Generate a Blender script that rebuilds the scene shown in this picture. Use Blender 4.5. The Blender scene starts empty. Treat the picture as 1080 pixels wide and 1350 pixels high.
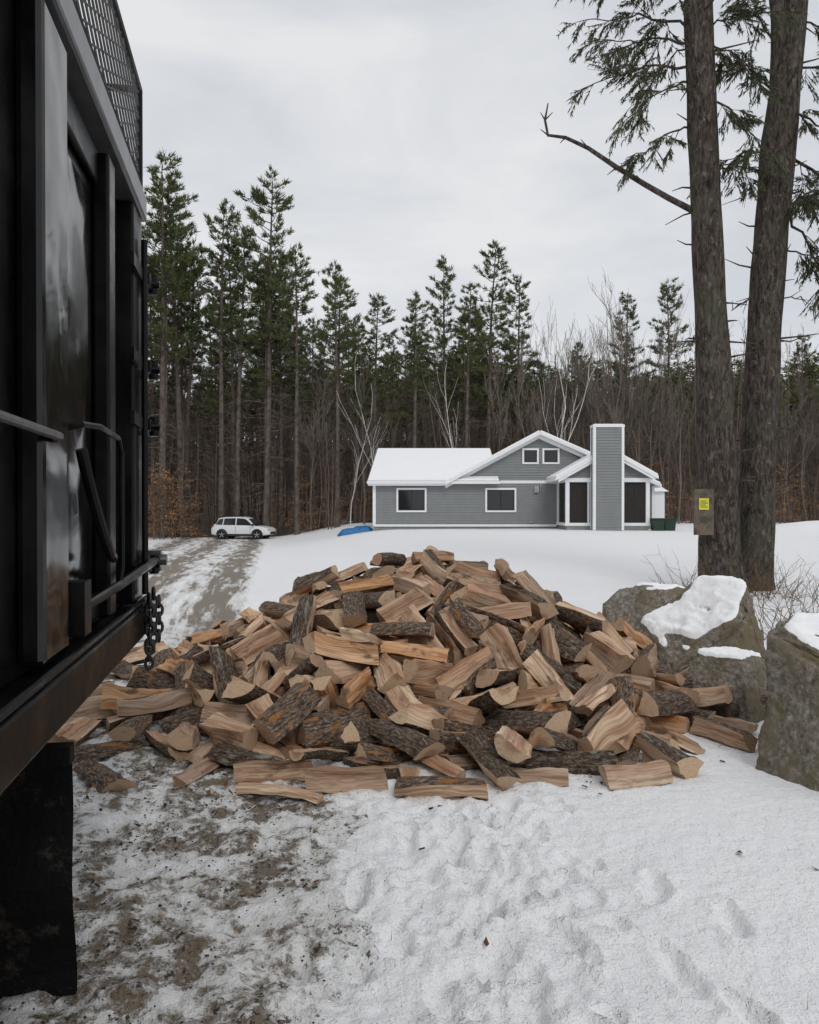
import bpy, bmesh, math, random, time
import numpy as np
from mathutils import Vector, Matrix, noise, Euler
T0=time.time()
scene=bpy.context.scene
R=random.Random(7)
# ------------------------------------------------------------------ helpers
def col(o):
    scene.collection.objects.link(o); return o
def empty(name):
    e=bpy.data.objects.new(name,None); e.empty_display_size=.2; return col(e)
class MB:
    def __init__(s): s.v=[]; s.f=[]; s.m=[]
    def poly(s,vs,fs,mat=0):
        b=len(s.v); s.v.extend([tuple(p) for p in vs])
        for f in fs: s.f.append(tuple(b+i for i in f)); s.m.append(mat)
    def box(s,a,b,mat=0,M=None):
        x0,y0,z0=a; x1,y1,z1=b
        vs=[Vector(p) for p in ((x0,y0,z0),(x1,y0,z0),(x1,y1,z0),(x0,y1,z0),(x0,y0,z1),(x1,y0,z1),(x1,y1,z1),(x0,y1,z1))]
        if M is not None: vs=[M@p for p in vs]
        s.poly(vs,[(0,3,2,1),(4,5,6,7),(0,1,5,4),(1,2,6,5),(2,3,7,6),(3,0,4,7)],mat)
    def tube(s,pts,rad,n=6,mat=0,cap=True,jit=0):
        pts=[Vector(p) for p in pts]; b=len(s.v); k=len(pts)
        ref=None
        for i,p in enumerate(pts):
            d=(pts[min(i+1,k-1)]-pts[max(i-1,0)])
            if d.length<1e-9: d=Vector((0,0,1))
            d.normalize()
            if ref is None:
                ref=Vector((1,0,0)) if abs(d.x)<.8 else Vector((0,1,0))
            u=(ref-d*ref.dot(d)).normalized(); ref=u; w=d.cross(u)
            r=rad[i] if hasattr(rad,'__len__') else rad
            for j in range(n):
                a=2*math.pi*j/n
                rr=r
                if jit: rr=r*(1+jit*noise.noise(Vector((math.cos(a)*2,math.sin(a)*2,p.z*1.3+p.x*.3))))
                q=p+u*(math.cos(a)*rr)+w*(math.sin(a)*rr)
                s.v.append(tuple(q))
        for i in range(k-1):
            for j in range(n):
                s.f.append((b+i*n+j,b+i*n+(j+1)%n,b+(i+1)*n+(j+1)%n,b+(i+1)*n+j)); s.m.append(mat)
        if cap:
            s.f.append(tuple(b+j for j in range(n))[::-1]); s.m.append(mat)
            s.f.append(tuple(b+(k-1)*n+j for j in range(n))); s.m.append(mat)
    def tri(s,a,b,c,mat=0):
        i=len(s.v); s.v.extend((tuple(a),tuple(b),tuple(c))); s.f.append((i,i+1,i+2)); s.m.append(mat)
    def mesh(s,name,mats,smooth=False):
        me=bpy.data.meshes.new(name); me.from_pydata(s.v,[],s.f)
        for m in mats: me.materials.append(m)
        me.polygons.foreach_set('material_index',s.m)
        me.polygons.foreach_set('use_smooth',[smooth]*len(s.f))
        me.update(); return me
    def obj(s,name,mats,parent=None,smooth=False,bevel=0):
        o=col(bpy.data.objects.new(name,s.mesh(name,mats,smooth)))
        if parent: o.parent=parent
        if bevel:
            b=o.modifiers.new('b','BEVEL'); b.width=bevel; b.segments=2; b.limit_method='ANGLE'
        return o
class NT:
    def __init__(s,name):
        s.mat=bpy.data.materials.new(name); s.mat.use_nodes=True
        s.t=s.mat.node_tree; s.t.nodes.clear()
        s.out=s.n('ShaderNodeOutputMaterial'); s.b=s.n('ShaderNodeBsdfPrincipled')
        s.t.links.new(s.b.outputs[0],s.out.inputs[0])
    def n(s,t,**k):
        x=s.t.nodes.new(t)
        for a,v in k.items(): setattr(x,a,v)
        return x
    def put(s,sock,v):
        if v is None: return
        if hasattr(v,'is_output'): s.t.links.new(v,sock)
        else:
            if hasattr(sock.default_value,'__len__') and hasattr(v,'__len__') and len(sock.default_value)==4 and len(v)==3: v=(*v,1)
            sock.default_value=v
    def math(s,op,a,b=None,clamp=False):
        x=s.n('ShaderNodeMath',operation=op,use_clamp=clamp); s.put(x.inputs[0],a); s.put(x.inputs[1],b); return x.outputs[0]
    def sstep(s,x,a,b,lo=0,hi=1):
        m=s.n('ShaderNodeMapRange',interpolation_type='SMOOTHSTEP'); s.put(m.inputs[0],x)
        for i,v in enumerate((a,b,lo,hi)): s.put(m.inputs[1+i],v)
        return m.outputs[0]
    def mix(s,f,a,b,bt='MIX'):
        x=s.n('ShaderNodeMix',data_type='RGBA',blend_type=bt); s.put(x.inputs[0],f); s.put(x.inputs[6],a); s.put(x.inputs[7],b); return x.outputs[2]
    def map(s,vec,scale=(1,1,1),loc=(0,0,0)):
        x=s.n('ShaderNodeMapping'); s.put(x.inputs[0],vec); x.inputs[3].default_value=scale; s.put(x.inputs[1],loc); return x.outputs[0]
    def noise(s,vec,scale,detail=4,rough=.5,dist=0):
        x=s.n('ShaderNodeTexNoise'); s.put(x.inputs['Vector'],vec); x.inputs['Scale'].default_value=scale
        x.inputs['Detail'].default_value=detail; x.inputs['Roughness'].default_value=rough; x.inputs['Distortion'].default_value=dist
        return x.outputs[0]
    def ramp(s,f,stops):
        x=s.n('ShaderNodeValToRGB'); s.put(x.inputs[0],f); e=x.color_ramp.elements
        while len(e)<len(stops): e.new(.5)
        for i,(p,c) in enumerate(stops): e[i].position=p; e[i].color=(*c,1)
        return x.outputs[0]
    def attr(s,name,which='Fac'):
        x=s.n('ShaderNodeAttribute',attribute_name=name); return x.outputs[which]
    def obj(s): return s.n('ShaderNodeTexCoord').outputs['Object']
    def pos(s): return s.n('ShaderNodeNewGeometry').outputs['Position']
    def sep(s,v):
        x=s.n('ShaderNodeSeparateXYZ'); s.put(x.inputs[0],v); return x.outputs
    def comb(s,x,y,z):
        c=s.n('ShaderNodeCombineXYZ'); s.put(c.inputs[0],x); s.put(c.inputs[1],y); s.put(c.inputs[2],z); return c.outputs[0]
    def bump(s,h,strength=.5,dist=.01,prev=None):
        x=s.n('ShaderNodeBump'); s.put(x.inputs['Height'],h); s.put(x.inputs['Strength'],strength); x.inputs['Distance'].default_value=dist
        if prev is not None: s.put(x.inputs['Normal'],prev)
        return x.outputs[0]
    def fin(s,color=None,rough=None,normal=None,spec=None,metal=None):
        s.put(s.b.inputs['Base Color'],color); s.put(s.b.inputs['Roughness'],rough)
        if normal is not None: s.put(s.b.inputs['Normal'],normal)
        if spec is not None: s.put(s.b.inputs['Specular IOR Level'],spec)
        if metal is not None: s.put(s.b.inputs['Metallic'],metal)
        return s.mat
def simple(name,c,rough=.7,spec=.4,metal=0,var=.25,scale=6,bump=0,bscale=40):
    t=NT(name); p=t.obj(); n=t.noise(p,scale,3,.6)
    c2=tuple(x*(1-var) for x in c); c3=tuple(min(1,x*(1+var*.5)) for x in c)
    cc=t.ramp(n,[(.3,c2),(.7,c3)])
    nb=t.bump(t.noise(p,bscale,3),bump,.01) if bump else None
    return t.fin(cc,rough,nb,spec,metal)
# ------------------------------------------------------------------ numpy noise
_rs=np.random.RandomState(3); _tab=_rs.rand(256,256)
def vn(x,y):
    xi=np.floor(x).astype(int); yi=np.floor(y).astype(int); fx=x-xi; fy=y-yi
    fx=fx*fx*(3-2*fx); fy=fy*fy*(3-2*fy)
    a=_tab[xi&255,yi&255]; b=_tab[(xi+1)&255,yi&255]; c=_tab[xi&255,(yi+1)&255]; d=_tab[(xi+1)&255,(yi+1)&255]
    return (a*(1-fx)+b*fx)*(1-fy)+(c*(1-fx)+d*fx)*fy
def fbm(x,y,o=4,g=.5):
    s=0;a=1;t=0
    for i in range(o):
        s=s+a*vn(x*2**i+17.3*i,y*2**i+9.1*i); t+=a; a*=g
    return s/t
def ss(x,a,b):
    t=np.clip((x-a)/(b-a),0,1); return t*t*(3-2*t)
RY=[-60,0,4,7,12,22,35,50,70,120,600]; RX=[.3,.25,.12,-1.0,-2.1,-3.7,-5.9,-8.4,-13,-30,-160]
RW=[4.3,4.3,4.2,4.3,4.8,6.2,7.4,8.4,7,5.5,5.5]
def road_edge(y): return np.interp(y,RY,RX)
def gz0(x,y):
    x=np.asarray(x,float); y=np.asarray(y,float)
    xr=road_edge(y)
    t=ss(x,xr-.5,xr+7)
    hl=-.78*ss(y,12,52); hr=.28*ss(y,12,38)
    z=hl*(1-t)+hr*t
    z=z+t*.12*(fbm(x*.15,y*.15,3)-.5)*ss(y,14,30)
    z=z+ss(y,56,75)*.5+13*ss(y,68,155)
    z=z+.55*np.exp(-((x-20)/3.2)**2-((y-38)/2.5)**2)+.35*np.exp(-((x-24)/4)**2-((y-33)/2)**2)
    return z
def gz(x,y): return float(gz0(np.array([x]),np.array([y]))[0])
# ------------------------------------------------------------------ materials
def snow_mat():
    t=NT('snow'); p=t.pos()
    n=t.noise(p,1.3,3,.6); f=t.noise(p,60,2,.7); m=t.noise(p,11,3,.6)
    c=t.mix(n,(.80,.81,.83),(.89,.89,.895))
    nb=t.bump(m,.35,.03); nb=t.bump(f,.45,.008,nb)
    return t.fin(c,.75,nb,.25)
M_snow=snow_mat()
def ground_mat():
    t=NT('snow_and_gravel'); p=t.pos()
    rw=t.attr('rw'); far=t.attr('farf'); forest=t.attr('forest'); pile=t.attr('pile')
    x,y,z=t.sep(p)
    n1=t.noise(p,2.4,5,.68); n2=t.noise(p,10,5,.72); n3=t.noise(p,75,3,.7)
    e1=t.sstep(rw,-.06,.16); e2=t.sstep(rw,.86,1.08,1,0); edge=t.math('MULTIPLY',e1,e2)
    st=t.noise(t.comb(t.math('MULTIPLY',rw,24),t.math('MULTIPLY',y,.42),0),1.0,5,.68)
    tr=t.math('COSINE',t.math('MULTIPLY',t.math('SUBTRACT',rw,.18),22)); tr=t.math('MULTIPLY',tr,.07)
    nn=t.math('ADD',t.math('MULTIPLY',n1,.5),t.math('MULTIPLY',n2,.5))
    nfar=t.math('ADD',t.math('MULTIPLY',st,.8),t.math('MULTIPLY',nn,.2))
    nfar=t.math('ADD',nfar,.02)
    nmix=t.n('ShaderNodeMix',data_type='FLOAT'); t.put(nmix.inputs[0],far); t.put(nmix.inputs[2],t.math('ADD',nn,.014)); t.put(nmix.inputs[3],t.math('ADD',nfar,tr))
    lvl=t.math('ADD',nmix.outputs[0],t.math('MULTIPLY',t.math('SUBTRACT',edge,1),.42))
    bare=t.sstep(lvl,.485,.575)
    pl=t.sstep(t.math('ADD',t.math('MULTIPLY',pile,.45),t.math('MULTIPLY',nn,.5)),.5,.62)
    bare=t.math('MAXIMUM',bare,pl)
    slush=t.math('MULTIPLY',t.sstep(lvl,.35,.52),.85)
    grav=t.ramp(n3,[(.3,(.045,.037,.030)),(.5,(.16,.132,.102)),(.72,(.38,.33,.275))])
    grav=t.mix(t.sstep(n2,.4,.65),grav,(.17,.13,.09))
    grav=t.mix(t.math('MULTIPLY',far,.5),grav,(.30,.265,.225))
    snow=t.mix(n1,(.80,.81,.83),(.89,.89,.895))
    sl=t.mix(n2,(.36,.34,.31),(.80,.80,.79))
    c=t.mix(slush,snow,sl)
    n4=t.noise(p,30,3,.75)
    sp=t.math('MULTIPLY',t.math('MULTIPLY',t.sstep(n4,.55,.62),t.sstep(n1,.44,.54)),t.sstep(lvl,.36,.46))
    c=t.mix(bare,c,grav); c=t.mix(t.math('MULTIPLY',t.math('MULTIPLY',sp,t.math('SUBTRACT',1,far)),.9),c,(.025,.02,.017))
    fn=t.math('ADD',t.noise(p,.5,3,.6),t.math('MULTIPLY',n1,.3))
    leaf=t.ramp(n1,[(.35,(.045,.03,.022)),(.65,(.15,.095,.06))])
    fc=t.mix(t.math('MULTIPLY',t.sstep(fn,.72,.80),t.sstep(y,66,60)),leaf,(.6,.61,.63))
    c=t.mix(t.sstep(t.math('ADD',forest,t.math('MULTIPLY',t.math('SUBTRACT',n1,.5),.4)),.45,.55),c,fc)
    rough=t.math('SUBTRACT',.75,t.math('MULTIPLY',bare,.15))
    h=t.math('SUBTRACT',n2,t.math('MULTIPLY',bare,.45))
    nb=t.bump(h,.75,.04); nb=t.bump(n4,.6,.018,nb); nb=t.bump(n3,t.math('ADD',t.math('MULTIPLY',bare,.5),.4),.01,nb)
    return t.fin(c,rough,nb,.28)
M_ground=ground_mat()
# ------------------------------------------------------------------ ground
def axis(segs):
    a=[]
    for s,e,st in segs:
        n=max(1,int(round((e-s)/st))); a+=list(np.linspace(s,e,n,endpoint=False))
    a.append(segs[-1][1]); return np.array(a)
xs=axis([(-600,-60,60),(-60,-20,2),(-20,-8,.5),(-8,-3,.12),(-3,3,.02),(3,8,.1),(8,30,.7),(30,60,2),(60,600,60)])
ys=axis([(-80,0,8),(0,1.6,.1),(1.6,5.2,.02),(5.2,14,.06),(14,52,.4),(52,160,2),(160,600,30)])
X,Y=np.meshgrid(xs,ys)
Z=gz0(X,Y)
near=(1-ss(Y,10,22))*(1-ss(np.abs(X),6,14))
churn=1-ss(X-.12*Y,-.4,.9)
Z+=near*(.05*(fbm(X*.8,Y*.8,3)-.5)+(.014+.075*churn)*(fbm(X*6.5,Y*6.5,4,.6)-.5)+(.008+.026*churn)*(fbm(X*22,Y*22,2)-.5))
Z+=(1-near)*.03*(fbm(X*.6,Y*.6,3)-.5)*(Y<60)
rf=random.Random(11)
prints=[]
for (px,py,a,n) in [(.05,1.9,.25,9),(.5,2.0,-.1,8),(.95,2.1,.15,5),(-.25,2.6,.3,6)]:
    for i in range(n):
        d=i*.27
        s=.09*(1 if i%2 else -1)
        prints.append((px+math.sin(a)*d+math.cos(a)*s+rf.uniform(-.05,.05),py+math.cos(a)*d-math.sin(a)*s+rf.uniform(-.05,.05),a+rf.uniform(-.4,.4),rf.uniform(.03,.055),.13,.05))
for i in range(80):
    prints.append((rf.gauss(.3,.35),rf.uniform(1.8,4.1),rf.uniform(-1.5,1.5),rf.uniform(.02,.045),rf.uniform(.03,.08),rf.uniform(.025,.045)))
for i in range(25):
    prints.append((rf.uniform(1.0,4.6),rf.uniform(7,13),rf.uniform(-3,3),rf.uniform(.02,.04),.13,.05))
for (cx,cy,a,dp,pl_,pw_) in prints:
    iy=np.where(np.abs(Y[:,0]-cy)<.4)[0]; jx=np.where(np.abs(X[0]-cx)<.4)[0]
    if len(iy)==0 or len(jx)==0: continue
    sl=np.ix_(iy,jx); dx=X[sl]-cx; dy=Y[sl]-cy
    u=dx*math.sin(a)+dy*math.cos(a); v=dx*math.cos(a)-dy*math.sin(a)
    wob=1+1.2*(fbm(X[sl]*16,Y[sl]*16,3)-.5)
    q=((np.abs(u)/(pl_*wob))**2+(np.abs(v)/(pw_*wob))**2)
    Z[sl]+= -dp*np.exp(-q**1.8)*(.6+.8*fbm(X[sl]*30,Y[sl]*30,2))+dp*.35*np.exp(-((np.sqrt(q)-1.35)/.3)**2)
PC=(.1,7.2)
def pr(x,y):
    dy=y-PC[1]; return np.sqrt(((x-PC[0])/2.85)**2+(dy/np.where(dy<0,3.15,2.7))**2)
PH=1.34
def ptot(x,y):
    r=np.clip(pr(x,y),0,1); return PH*(.5+.5*np.cos(math.pi*r))
xr=road_edge(Y); wv=np.interp(Y,RY,RW); rw=(xr-X)/wv
forest=ss(Y+.0*X,55,61)
forest=np.maximum(forest, ss(-(X-xr),12,18)*ss(Y,20,30))
forest=np.maximum(forest, ss(X,30,40)*ss(Y,10,20))
pile=1-ss(pr(X,Y),.6,.84)
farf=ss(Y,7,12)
ny,nx=X.shape
V=np.stack([X,Y,Z],-1).reshape(-1,3)
idx=np.arange(nx*ny).reshape(ny,nx)
F=np.stack([idx[:-1,:-1],idx[:-1,1:],idx[1:,1:],idx[1:,:-1]],-1).reshape(-1,4)
fr=rw.reshape(-1)[F].mean(1); fy=Y.reshape(-1)[F].mean(1)
isroad=(fr>.12)&(fr<.9)&(fy<60)&(fy>-20)
def grid_obj(name,F):
    used=np.unique(F); re=-np.ones(len(V),int); re[used]=np.arange(len(used)); F2=re[F]
    me=bpy.data.meshes.new(name); me.vertices.add(len(used)); me.vertices.foreach_set('co',V[used].astype(np.float32).ravel())
    me.loops.add(F2.size); me.loops.foreach_set('vertex_index',F2.astype(np.int32).ravel())
    me.polygons.add(len(F2)); me.polygons.foreach_set('loop_start',np.arange(0,F2.size,4,dtype=np.int32))
    me.polygons.foreach_set('use_smooth',np.ones(len(F2),bool)); me.update(calc_edges=True)
    for nm,ar in (('rw',rw),('farf',farf),('forest',forest),('pile',pile)):
        at=me.attributes.new(nm,'FLOAT','POINT'); at.data.foreach_set('value',ar.reshape(-1)[used].astype(np.float32))
    me.materials.append(M_ground); return col(bpy.data.objects.new(name,me))
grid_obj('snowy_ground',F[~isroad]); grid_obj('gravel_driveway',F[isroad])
print('ground',time.time()-T0)
# ------------------------------------------------------------------ firewood
def mat_bark_log():
    t=NT('log_bark'); lc=t.attr('lc','Vector'); r=t.attr('rnd')
    off=t.math('MULTIPLY',r,91); q=t.map(lc,(1,1,.35),t.comb(off,off,off))
    v=t.noise(q,75,4,.72,.6); w=t.noise(q,20,3,.6)
    c=t.ramp(v,[(.34,(.022,.016,.012)),(.5,(.105,.075,.056)),(.66,(.28,.22,.175))])
    c=t.mix(t.sstep(r,.2,.8,0,.7),c,t.mix(1,c,(1.5,1.5,1.5),'MULTIPLY'))
    c=t.mix(t.math('MULTIPLY',t.sstep(w,.56,.66),t.sstep(r,.5,.65)),c,(.40,.17,.045))
    c=t.mix(t.math('MULTIPLY',t.sstep(w,.42,.32),t.sstep(r,.1,.5,.8,0)),c,(.30,.31,.25))
    nb=t.bump(v,1,.022); nb=t.bump(w,.5,.02,nb)
    return t.fin(c,.9,nb,.15)
def mat_split():
    t=NT('split_wood'); lc=t.attr('lc','Vector'); r=t.attr('rnd'); x,y,z=t.sep(lc)
    off=t.math('MULTIPLY',r,57)
    wv=t.noise(t.map(lc,(5,5,5),t.comb(off,off,off)),1,1)
    lw=t.n('ShaderNodeVectorMath',operation='ADD'); t.put(lw.inputs[0],lc); t.put(lw.inputs[1],t.comb(t.math('MULTIPLY',wv,.06),t.math('MULTIPLY',wv,.05),0))
    g=t.noise(t.map(lw.outputs[0],(95,95,2.2),t.comb(off,off,off)),1,4,.65)
    g2=t.noise(t.map(lw.outputs[0],(26,26,1.6),t.comb(off,0,off)),1,2,.6)
    blot=t.noise(t.map(lc,(9,9,4),t.comb(off,off,0)),1,3,.65)
    rad=t.math('SQRT',t.math('ADD',t.math('MULTIPLY',x,x),t.math('MULTIPLY',y,y)))
    heart=t.sstep(t.math('ADD',rad,t.math('MULTIPLY',t.math('SUBTRACT',g2,.5),.10)),.05,.085,1,0)
    r2=t.math('FRACT',t.math('MULTIPLY',r,7.3)); r3=t.math('FRACT',t.math('MULTIPLY',r,13.7)); r4=t.math('FRACT',t.math('MULTIPLY',r,29.1))
    pale=t.mix(t.sstep(r,0,1),(.79,.61,.44),(.60,.43,.30))
    dark=t.mix(r2,(.58,.35,.22),(.36,.225,.15))
    c=t.mix(t.math('MULTIPLY',heart,.85),pale,dark)
    c=t.mix(t.sstep(r4,.55,1,0,.35),c,(.40,.235,.15))
    c=t.mix(t.sstep(r3,.84,.92,0,.6),c,(.60,.29,.10))
    c=t.mix(t.sstep(r3,.24,.12,0,.5),c,(.33,.27,.22))
    c=t.mix(t.sstep(g,.38,.66,.0,.65),c,t.mix(1,c,(.54,.43,.35),'MULTIPLY'))
    c=t.mix(t.sstep(g2,.50,.68,0,.75),c,t.mix(1,c,(.50,.37,.29),'MULTIPLY'))
    c=t.mix(t.sstep(g2,.42,.3,0,.35),c,(.82,.69,.53))
    c=t.mix(t.math('MULTIPLY',t.sstep(blot,.54,.66),t.sstep(r3,.2,.7)),c,(.17,.105,.065))
    nb=t.bump(g,.9,.009); nb=t.bump(g2,.75,.016,nb)
    return t.fin(c,.75,nb,.18)
def mat_end():
    t=NT('log_end_grain'); lc=t.attr('lc','Vector'); r=t.attr('rnd'); x,y,z=t.sep(lc); off=t.math('MULTIPLY',r,33)
    rad=t.math('SQRT',t.math('ADD',t.math('MULTIPLY',x,x),t.math('MULTIPLY',y,y)))
    n=t.noise(t.map(lc,(14,14,2),t.comb(off,off,off)),1,2,.6); f=t.noise(t.map(lc,(160,40,40),t.comb(off,off,off)),1,3,.7)
    ring=t.math('SINE',t.math('MULTIPLY',t.math('ADD',rad,t.math('MULTIPLY',n,.012)),1100))
    heart=t.sstep(t.math('ADD',rad,t.math('MULTIPLY',n,.03)),.05,.085,1,0)
    c=t.mix(heart,t.mix(r,(.62,.45,.30),(.42,.29,.195)),t.mix(r,(.40,.235,.145),(.27,.175,.115)))
    c=t.mix(t.math('MULTIPLY',t.math('ADD',ring,1),.12),c,(.2,.13,.085))
    c=t.mix(t.sstep(f,.45,.7,0,.5),c,(.22,.15,.10)); c=t.mix(t.sstep(n,.58,.75,0,.6),c,(.17,.12,.08))
    nb=t.bump(f,.6,.006)
    return t.fin(c,.85,nb,.15)
M_lb,M_ls,M_le=mat_bark_log(),mat_split(),mat_end()
rl=random.Random(21)
def variant():
    ty=rl.choices(['wedge','half','slab','inner','round'],[.44,.20,.17,.13,.06])[0]
    L=rl.uniform(.34,.52)
    P=[];K=[]
    def arc(a0,a1,R_,k):
        for i in range(k): 
            a=a0+(a1-a0)*i/k; P.append((R_*math.cos(a),R_*math.sin(a))); K.append((0,0))
    def line(p,q,k,sid):
        for i in range(k):
            t=i/k; P.append((p[0]+(q[0]-p[0])*t,p[1]+(q[1]-p[1])*t)); K.append((1,sid))
    if ty=='wedge':
        A=math.radians(rl.uniform(36,100)); R_=rl.uniform(.09,.19); a=A/2
        ap=(rl.uniform(0,.03),rl.uniform(-.012,.012))
        arc(-a,a,R_,8); line((R_*math.cos(a),R_*math.sin(a)),ap,5,1); line(ap,(R_*math.cos(a),-R_*math.sin(a)),5,2)
    elif ty=='half':
        a=math.radians(rl.uniform(66,92)); R_=rl.uniform(.055,.105)
        arc(-a,a,R_,11); line((R_*math.cos(a),R_*math.sin(a)),(R_*math.cos(a),-R_*math.sin(a)),8,1)
    elif ty=='slab':
        a=math.radians(rl.uniform(22,42)); R_=rl.uniform(.11,.18); ri=rl.uniform(.04,.07)
        c,s_=math.cos(a),math.sin(a)
        arc(-a,a,R_,8); line((R_*c,R_*s_),(ri*c,ri*s_+.008),4,1); line((ri*c,ri*s_+.008),(ri*c+.01,-ri*s_-.008),3,2); line((ri*c+.01,-ri*s_-.008),(R_*c,-R_*s_),4,3)
    elif ty=='inner':
        w,h=rl.uniform(.06,.14),rl.uniform(.04,.095); x0=rl.uniform(0,.05); j=lambda:rl.uniform(-.018,.018)
        C=[(x0+j(),-h/2+j()),(x0+w+j(),-h/2+j()),(x0+w+j(),h/2+j()),(x0+j(),h/2+j())]
        for i in range(4): line(C[i],C[(i+1)%4],4,i+1)
    else:
        R_=rl.uniform(.040,.068); arc(0,2*math.pi,R_,16)
    P=np.array(P); n=len(P); ns=11
    cen=P.mean(0)
    nx_=np.roll(P,-1,0)-np.roll(P,1,0); N=np.stack([nx_[:,1],-nx_[:,0]],1); N/=np.linalg.norm(N,axis=1,keepdims=True)+1e-9
    sd=rl.uniform(0,500); G=np.zeros((ns,n,3)); LC=np.zeros((ns,n,3))
    sk=[(rl.gauss(0,.20),rl.gauss(0,.20)) for _ in range(2)]
    bend=rl.uniform(-.022,.022); tw=rl.gauss(0,.18); tp=rl.uniform(-.14,.14)
    for j in range(ns):
        t=j/(ns-1); z=(t-.5)*L
        for i in range(n):
            p=P[i]
            if K[i][0]==0: amt=.009*noise.noise(Vector((p[0]*45,p[1]*45,z*22+sd)))+.009*noise.noise(Vector((p[0]*12,p[1]*12,z*7+sd)))
            else: amt=.015*noise.noise(Vector((p[0]*38,p[1]*38,z*3+sd)))+.020*noise.noise(Vector((p[0]*9+5,p[1]*9,z*6+sd)))
            q=(p+N[i]*amt-cen)*(1+tp*(t-.5)*2)
            zz=z
            if j==0: zz+=q[0]*sk[0][0]+q[1]*sk[0][1]
            if j==ns-1: zz+=q[0]*sk[1][0]+q[1]*sk[1][1]
            ca,sa=math.cos(tw*t),math.sin(tw*t)
            qx,qy=q[0]*ca-q[1]*sa,q[0]*sa+q[1]*ca
            G[j,i]=(qx+bend*(1-4*(t-.5)**2),qy,zz); LC[j,i]=(p[0],p[1],z)
    verts=[];lcs=[];faces=[];mats=[]
    sids=sorted(set(k[1] for k in K))
    for sid in sids:
        ii=[i for i in range(n) if K[i][1]==sid]; loop=ii+[(ii[-1]+1)%n]; b=len(verts); m=len(loop)
        for j in range(ns):
            for i in loop: verts.append(G[j,i]); lcs.append(LC[j,i])
        for j in range(ns-1):
            for a in range(m-1):
                faces.append((b+j*m+a,b+j*m+a+1,b+(j+1)*m+a+1,b+(j+1)*m+a)); mats.append(0 if sid==0 else 1)
    for j,flip in ((0,True),(ns-1,False)):
        b=len(verts)
        for i in range(n): verts.append(G[j,i]); lcs.append(LC[j,i])
        cpt=G[j].mean(0); verts.append(cpt); lcs.append(np.array((cen[0],cen[1],LC[j,0,2])))
        for i in range(n):
            f=(b+i,b+(i+1)%n,b+n); faces.append(f[::-1] if flip else f); mats.append(2)
    hull=[G[j,i] for j in (0,ns-1) for i in range(0,n,1 if n<14 else 2)]
    return dict(v=np.array(verts),lc=np.array(lcs),f=faces,m=mats,hull=hull,ty=ty,L=L)
NV=96
VAR=[variant() for _ in range(NV)]
def hull_mesh(pts):
    bm=bmesh.new()
    for p in pts: bm.verts.new(p)
    bmesh.ops.convex_hull(bm,input=bm.verts)
    me=bpy.data.meshes.new('h'); bm.to_mesh(me); bm.free(); return me
HM=[hull_mesh(v['hull']) for v in VAR]
spawn=[]
def core_h(x,y): return np.maximum(0,ptot(x,y)-.38)
for k in range(4):
    sp=.328
    nxg=int(6.4/sp)
    for i in range(-nxg//2,nxg//2+1):
        for j in range(-nxg//2,nxg//2+1):
            x=PC[0]+i*sp+rl.uniform(-.07,.07)+(k%2)*.16; y=PC[1]+j*sp+rl.uniform(-.07,.07)+(k%2)*.16
            r=float(pr(x,y)); lim=[.92,.82,.70,.52][k]+rl.uniform(-.06,.06)
            if r>lim: continue
            z=float(core_h(x,y))+.15+k*.29+rl.uniform(0,.05)
            spawn.append((x,y,z,rl.uniform(.0,.9) if rl.random()<.6 else rl.uniform(.8,1.5),rl.uniform(0,6.283),rl.uniform(0,6.283),rl.randrange(NV)))
big=[i for i,v in enumerate(VAR) if v['ty'] in('half','slab','wedge') and v['L']>.42]
for (x,y,yaw) in [(-.69,4.18,-.25),(-.30,4.32,.1),(-.10,4.62,-.8),(.14,4.28,-.3),(.93,4.65,-.15),(1.3,4.9,.9),(1.55,5.05,1.9),(-1.9,4.95,.5),(-2.15,5.2,1.6),(-1.55,4.75,2.6),(2.1,6.1,-.6),(2.3,6.45,-.5),(2.0,5.7,2.2),(-2.5,6.3,1.1),(-2.2,5.7,.3),(-1.2,4.6,1.2),(.5,4.7,.3),(-.75,4.55,-.1)]:
    spawn.append((x,y,.12,1.57,yaw,rl.uniform(0,6.283),rl.choice(big)))
print('logs',len(spawn))
simobs=[]
sc=bpy.data.collections.new('sim'); scene.collection.children.link(sc)
for (x,y,z,til,yaw,roll,vi) in spawn:
    o=bpy.data.objects.new('lg',HM[vi]); sc.objects.link(o)
    el=0 if til>=1.56 else (til-.45)*.9
    d=Vector((math.cos(yaw)*math.cos(el),math.sin(yaw)*math.cos(el),math.sin(el)))
    q=d.to_track_quat('Z','Y').to_matrix()@Matrix.Rotation(roll,3,'Z')
    o.matrix_world=Matrix.Translation((x,y,z))@q.to_4x4(); simobs.append(o)
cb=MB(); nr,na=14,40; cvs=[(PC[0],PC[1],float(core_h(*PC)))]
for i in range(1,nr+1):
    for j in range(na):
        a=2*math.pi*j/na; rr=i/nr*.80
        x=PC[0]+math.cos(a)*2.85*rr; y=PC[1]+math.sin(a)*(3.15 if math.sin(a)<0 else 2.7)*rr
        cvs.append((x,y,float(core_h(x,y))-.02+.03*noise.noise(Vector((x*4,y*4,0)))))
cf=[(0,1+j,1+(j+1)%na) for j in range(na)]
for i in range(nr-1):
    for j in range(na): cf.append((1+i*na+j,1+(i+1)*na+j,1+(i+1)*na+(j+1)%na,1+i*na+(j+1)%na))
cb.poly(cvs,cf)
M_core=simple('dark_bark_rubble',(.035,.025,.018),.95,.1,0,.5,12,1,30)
core=cb.obj('core',[M_core])
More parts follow.
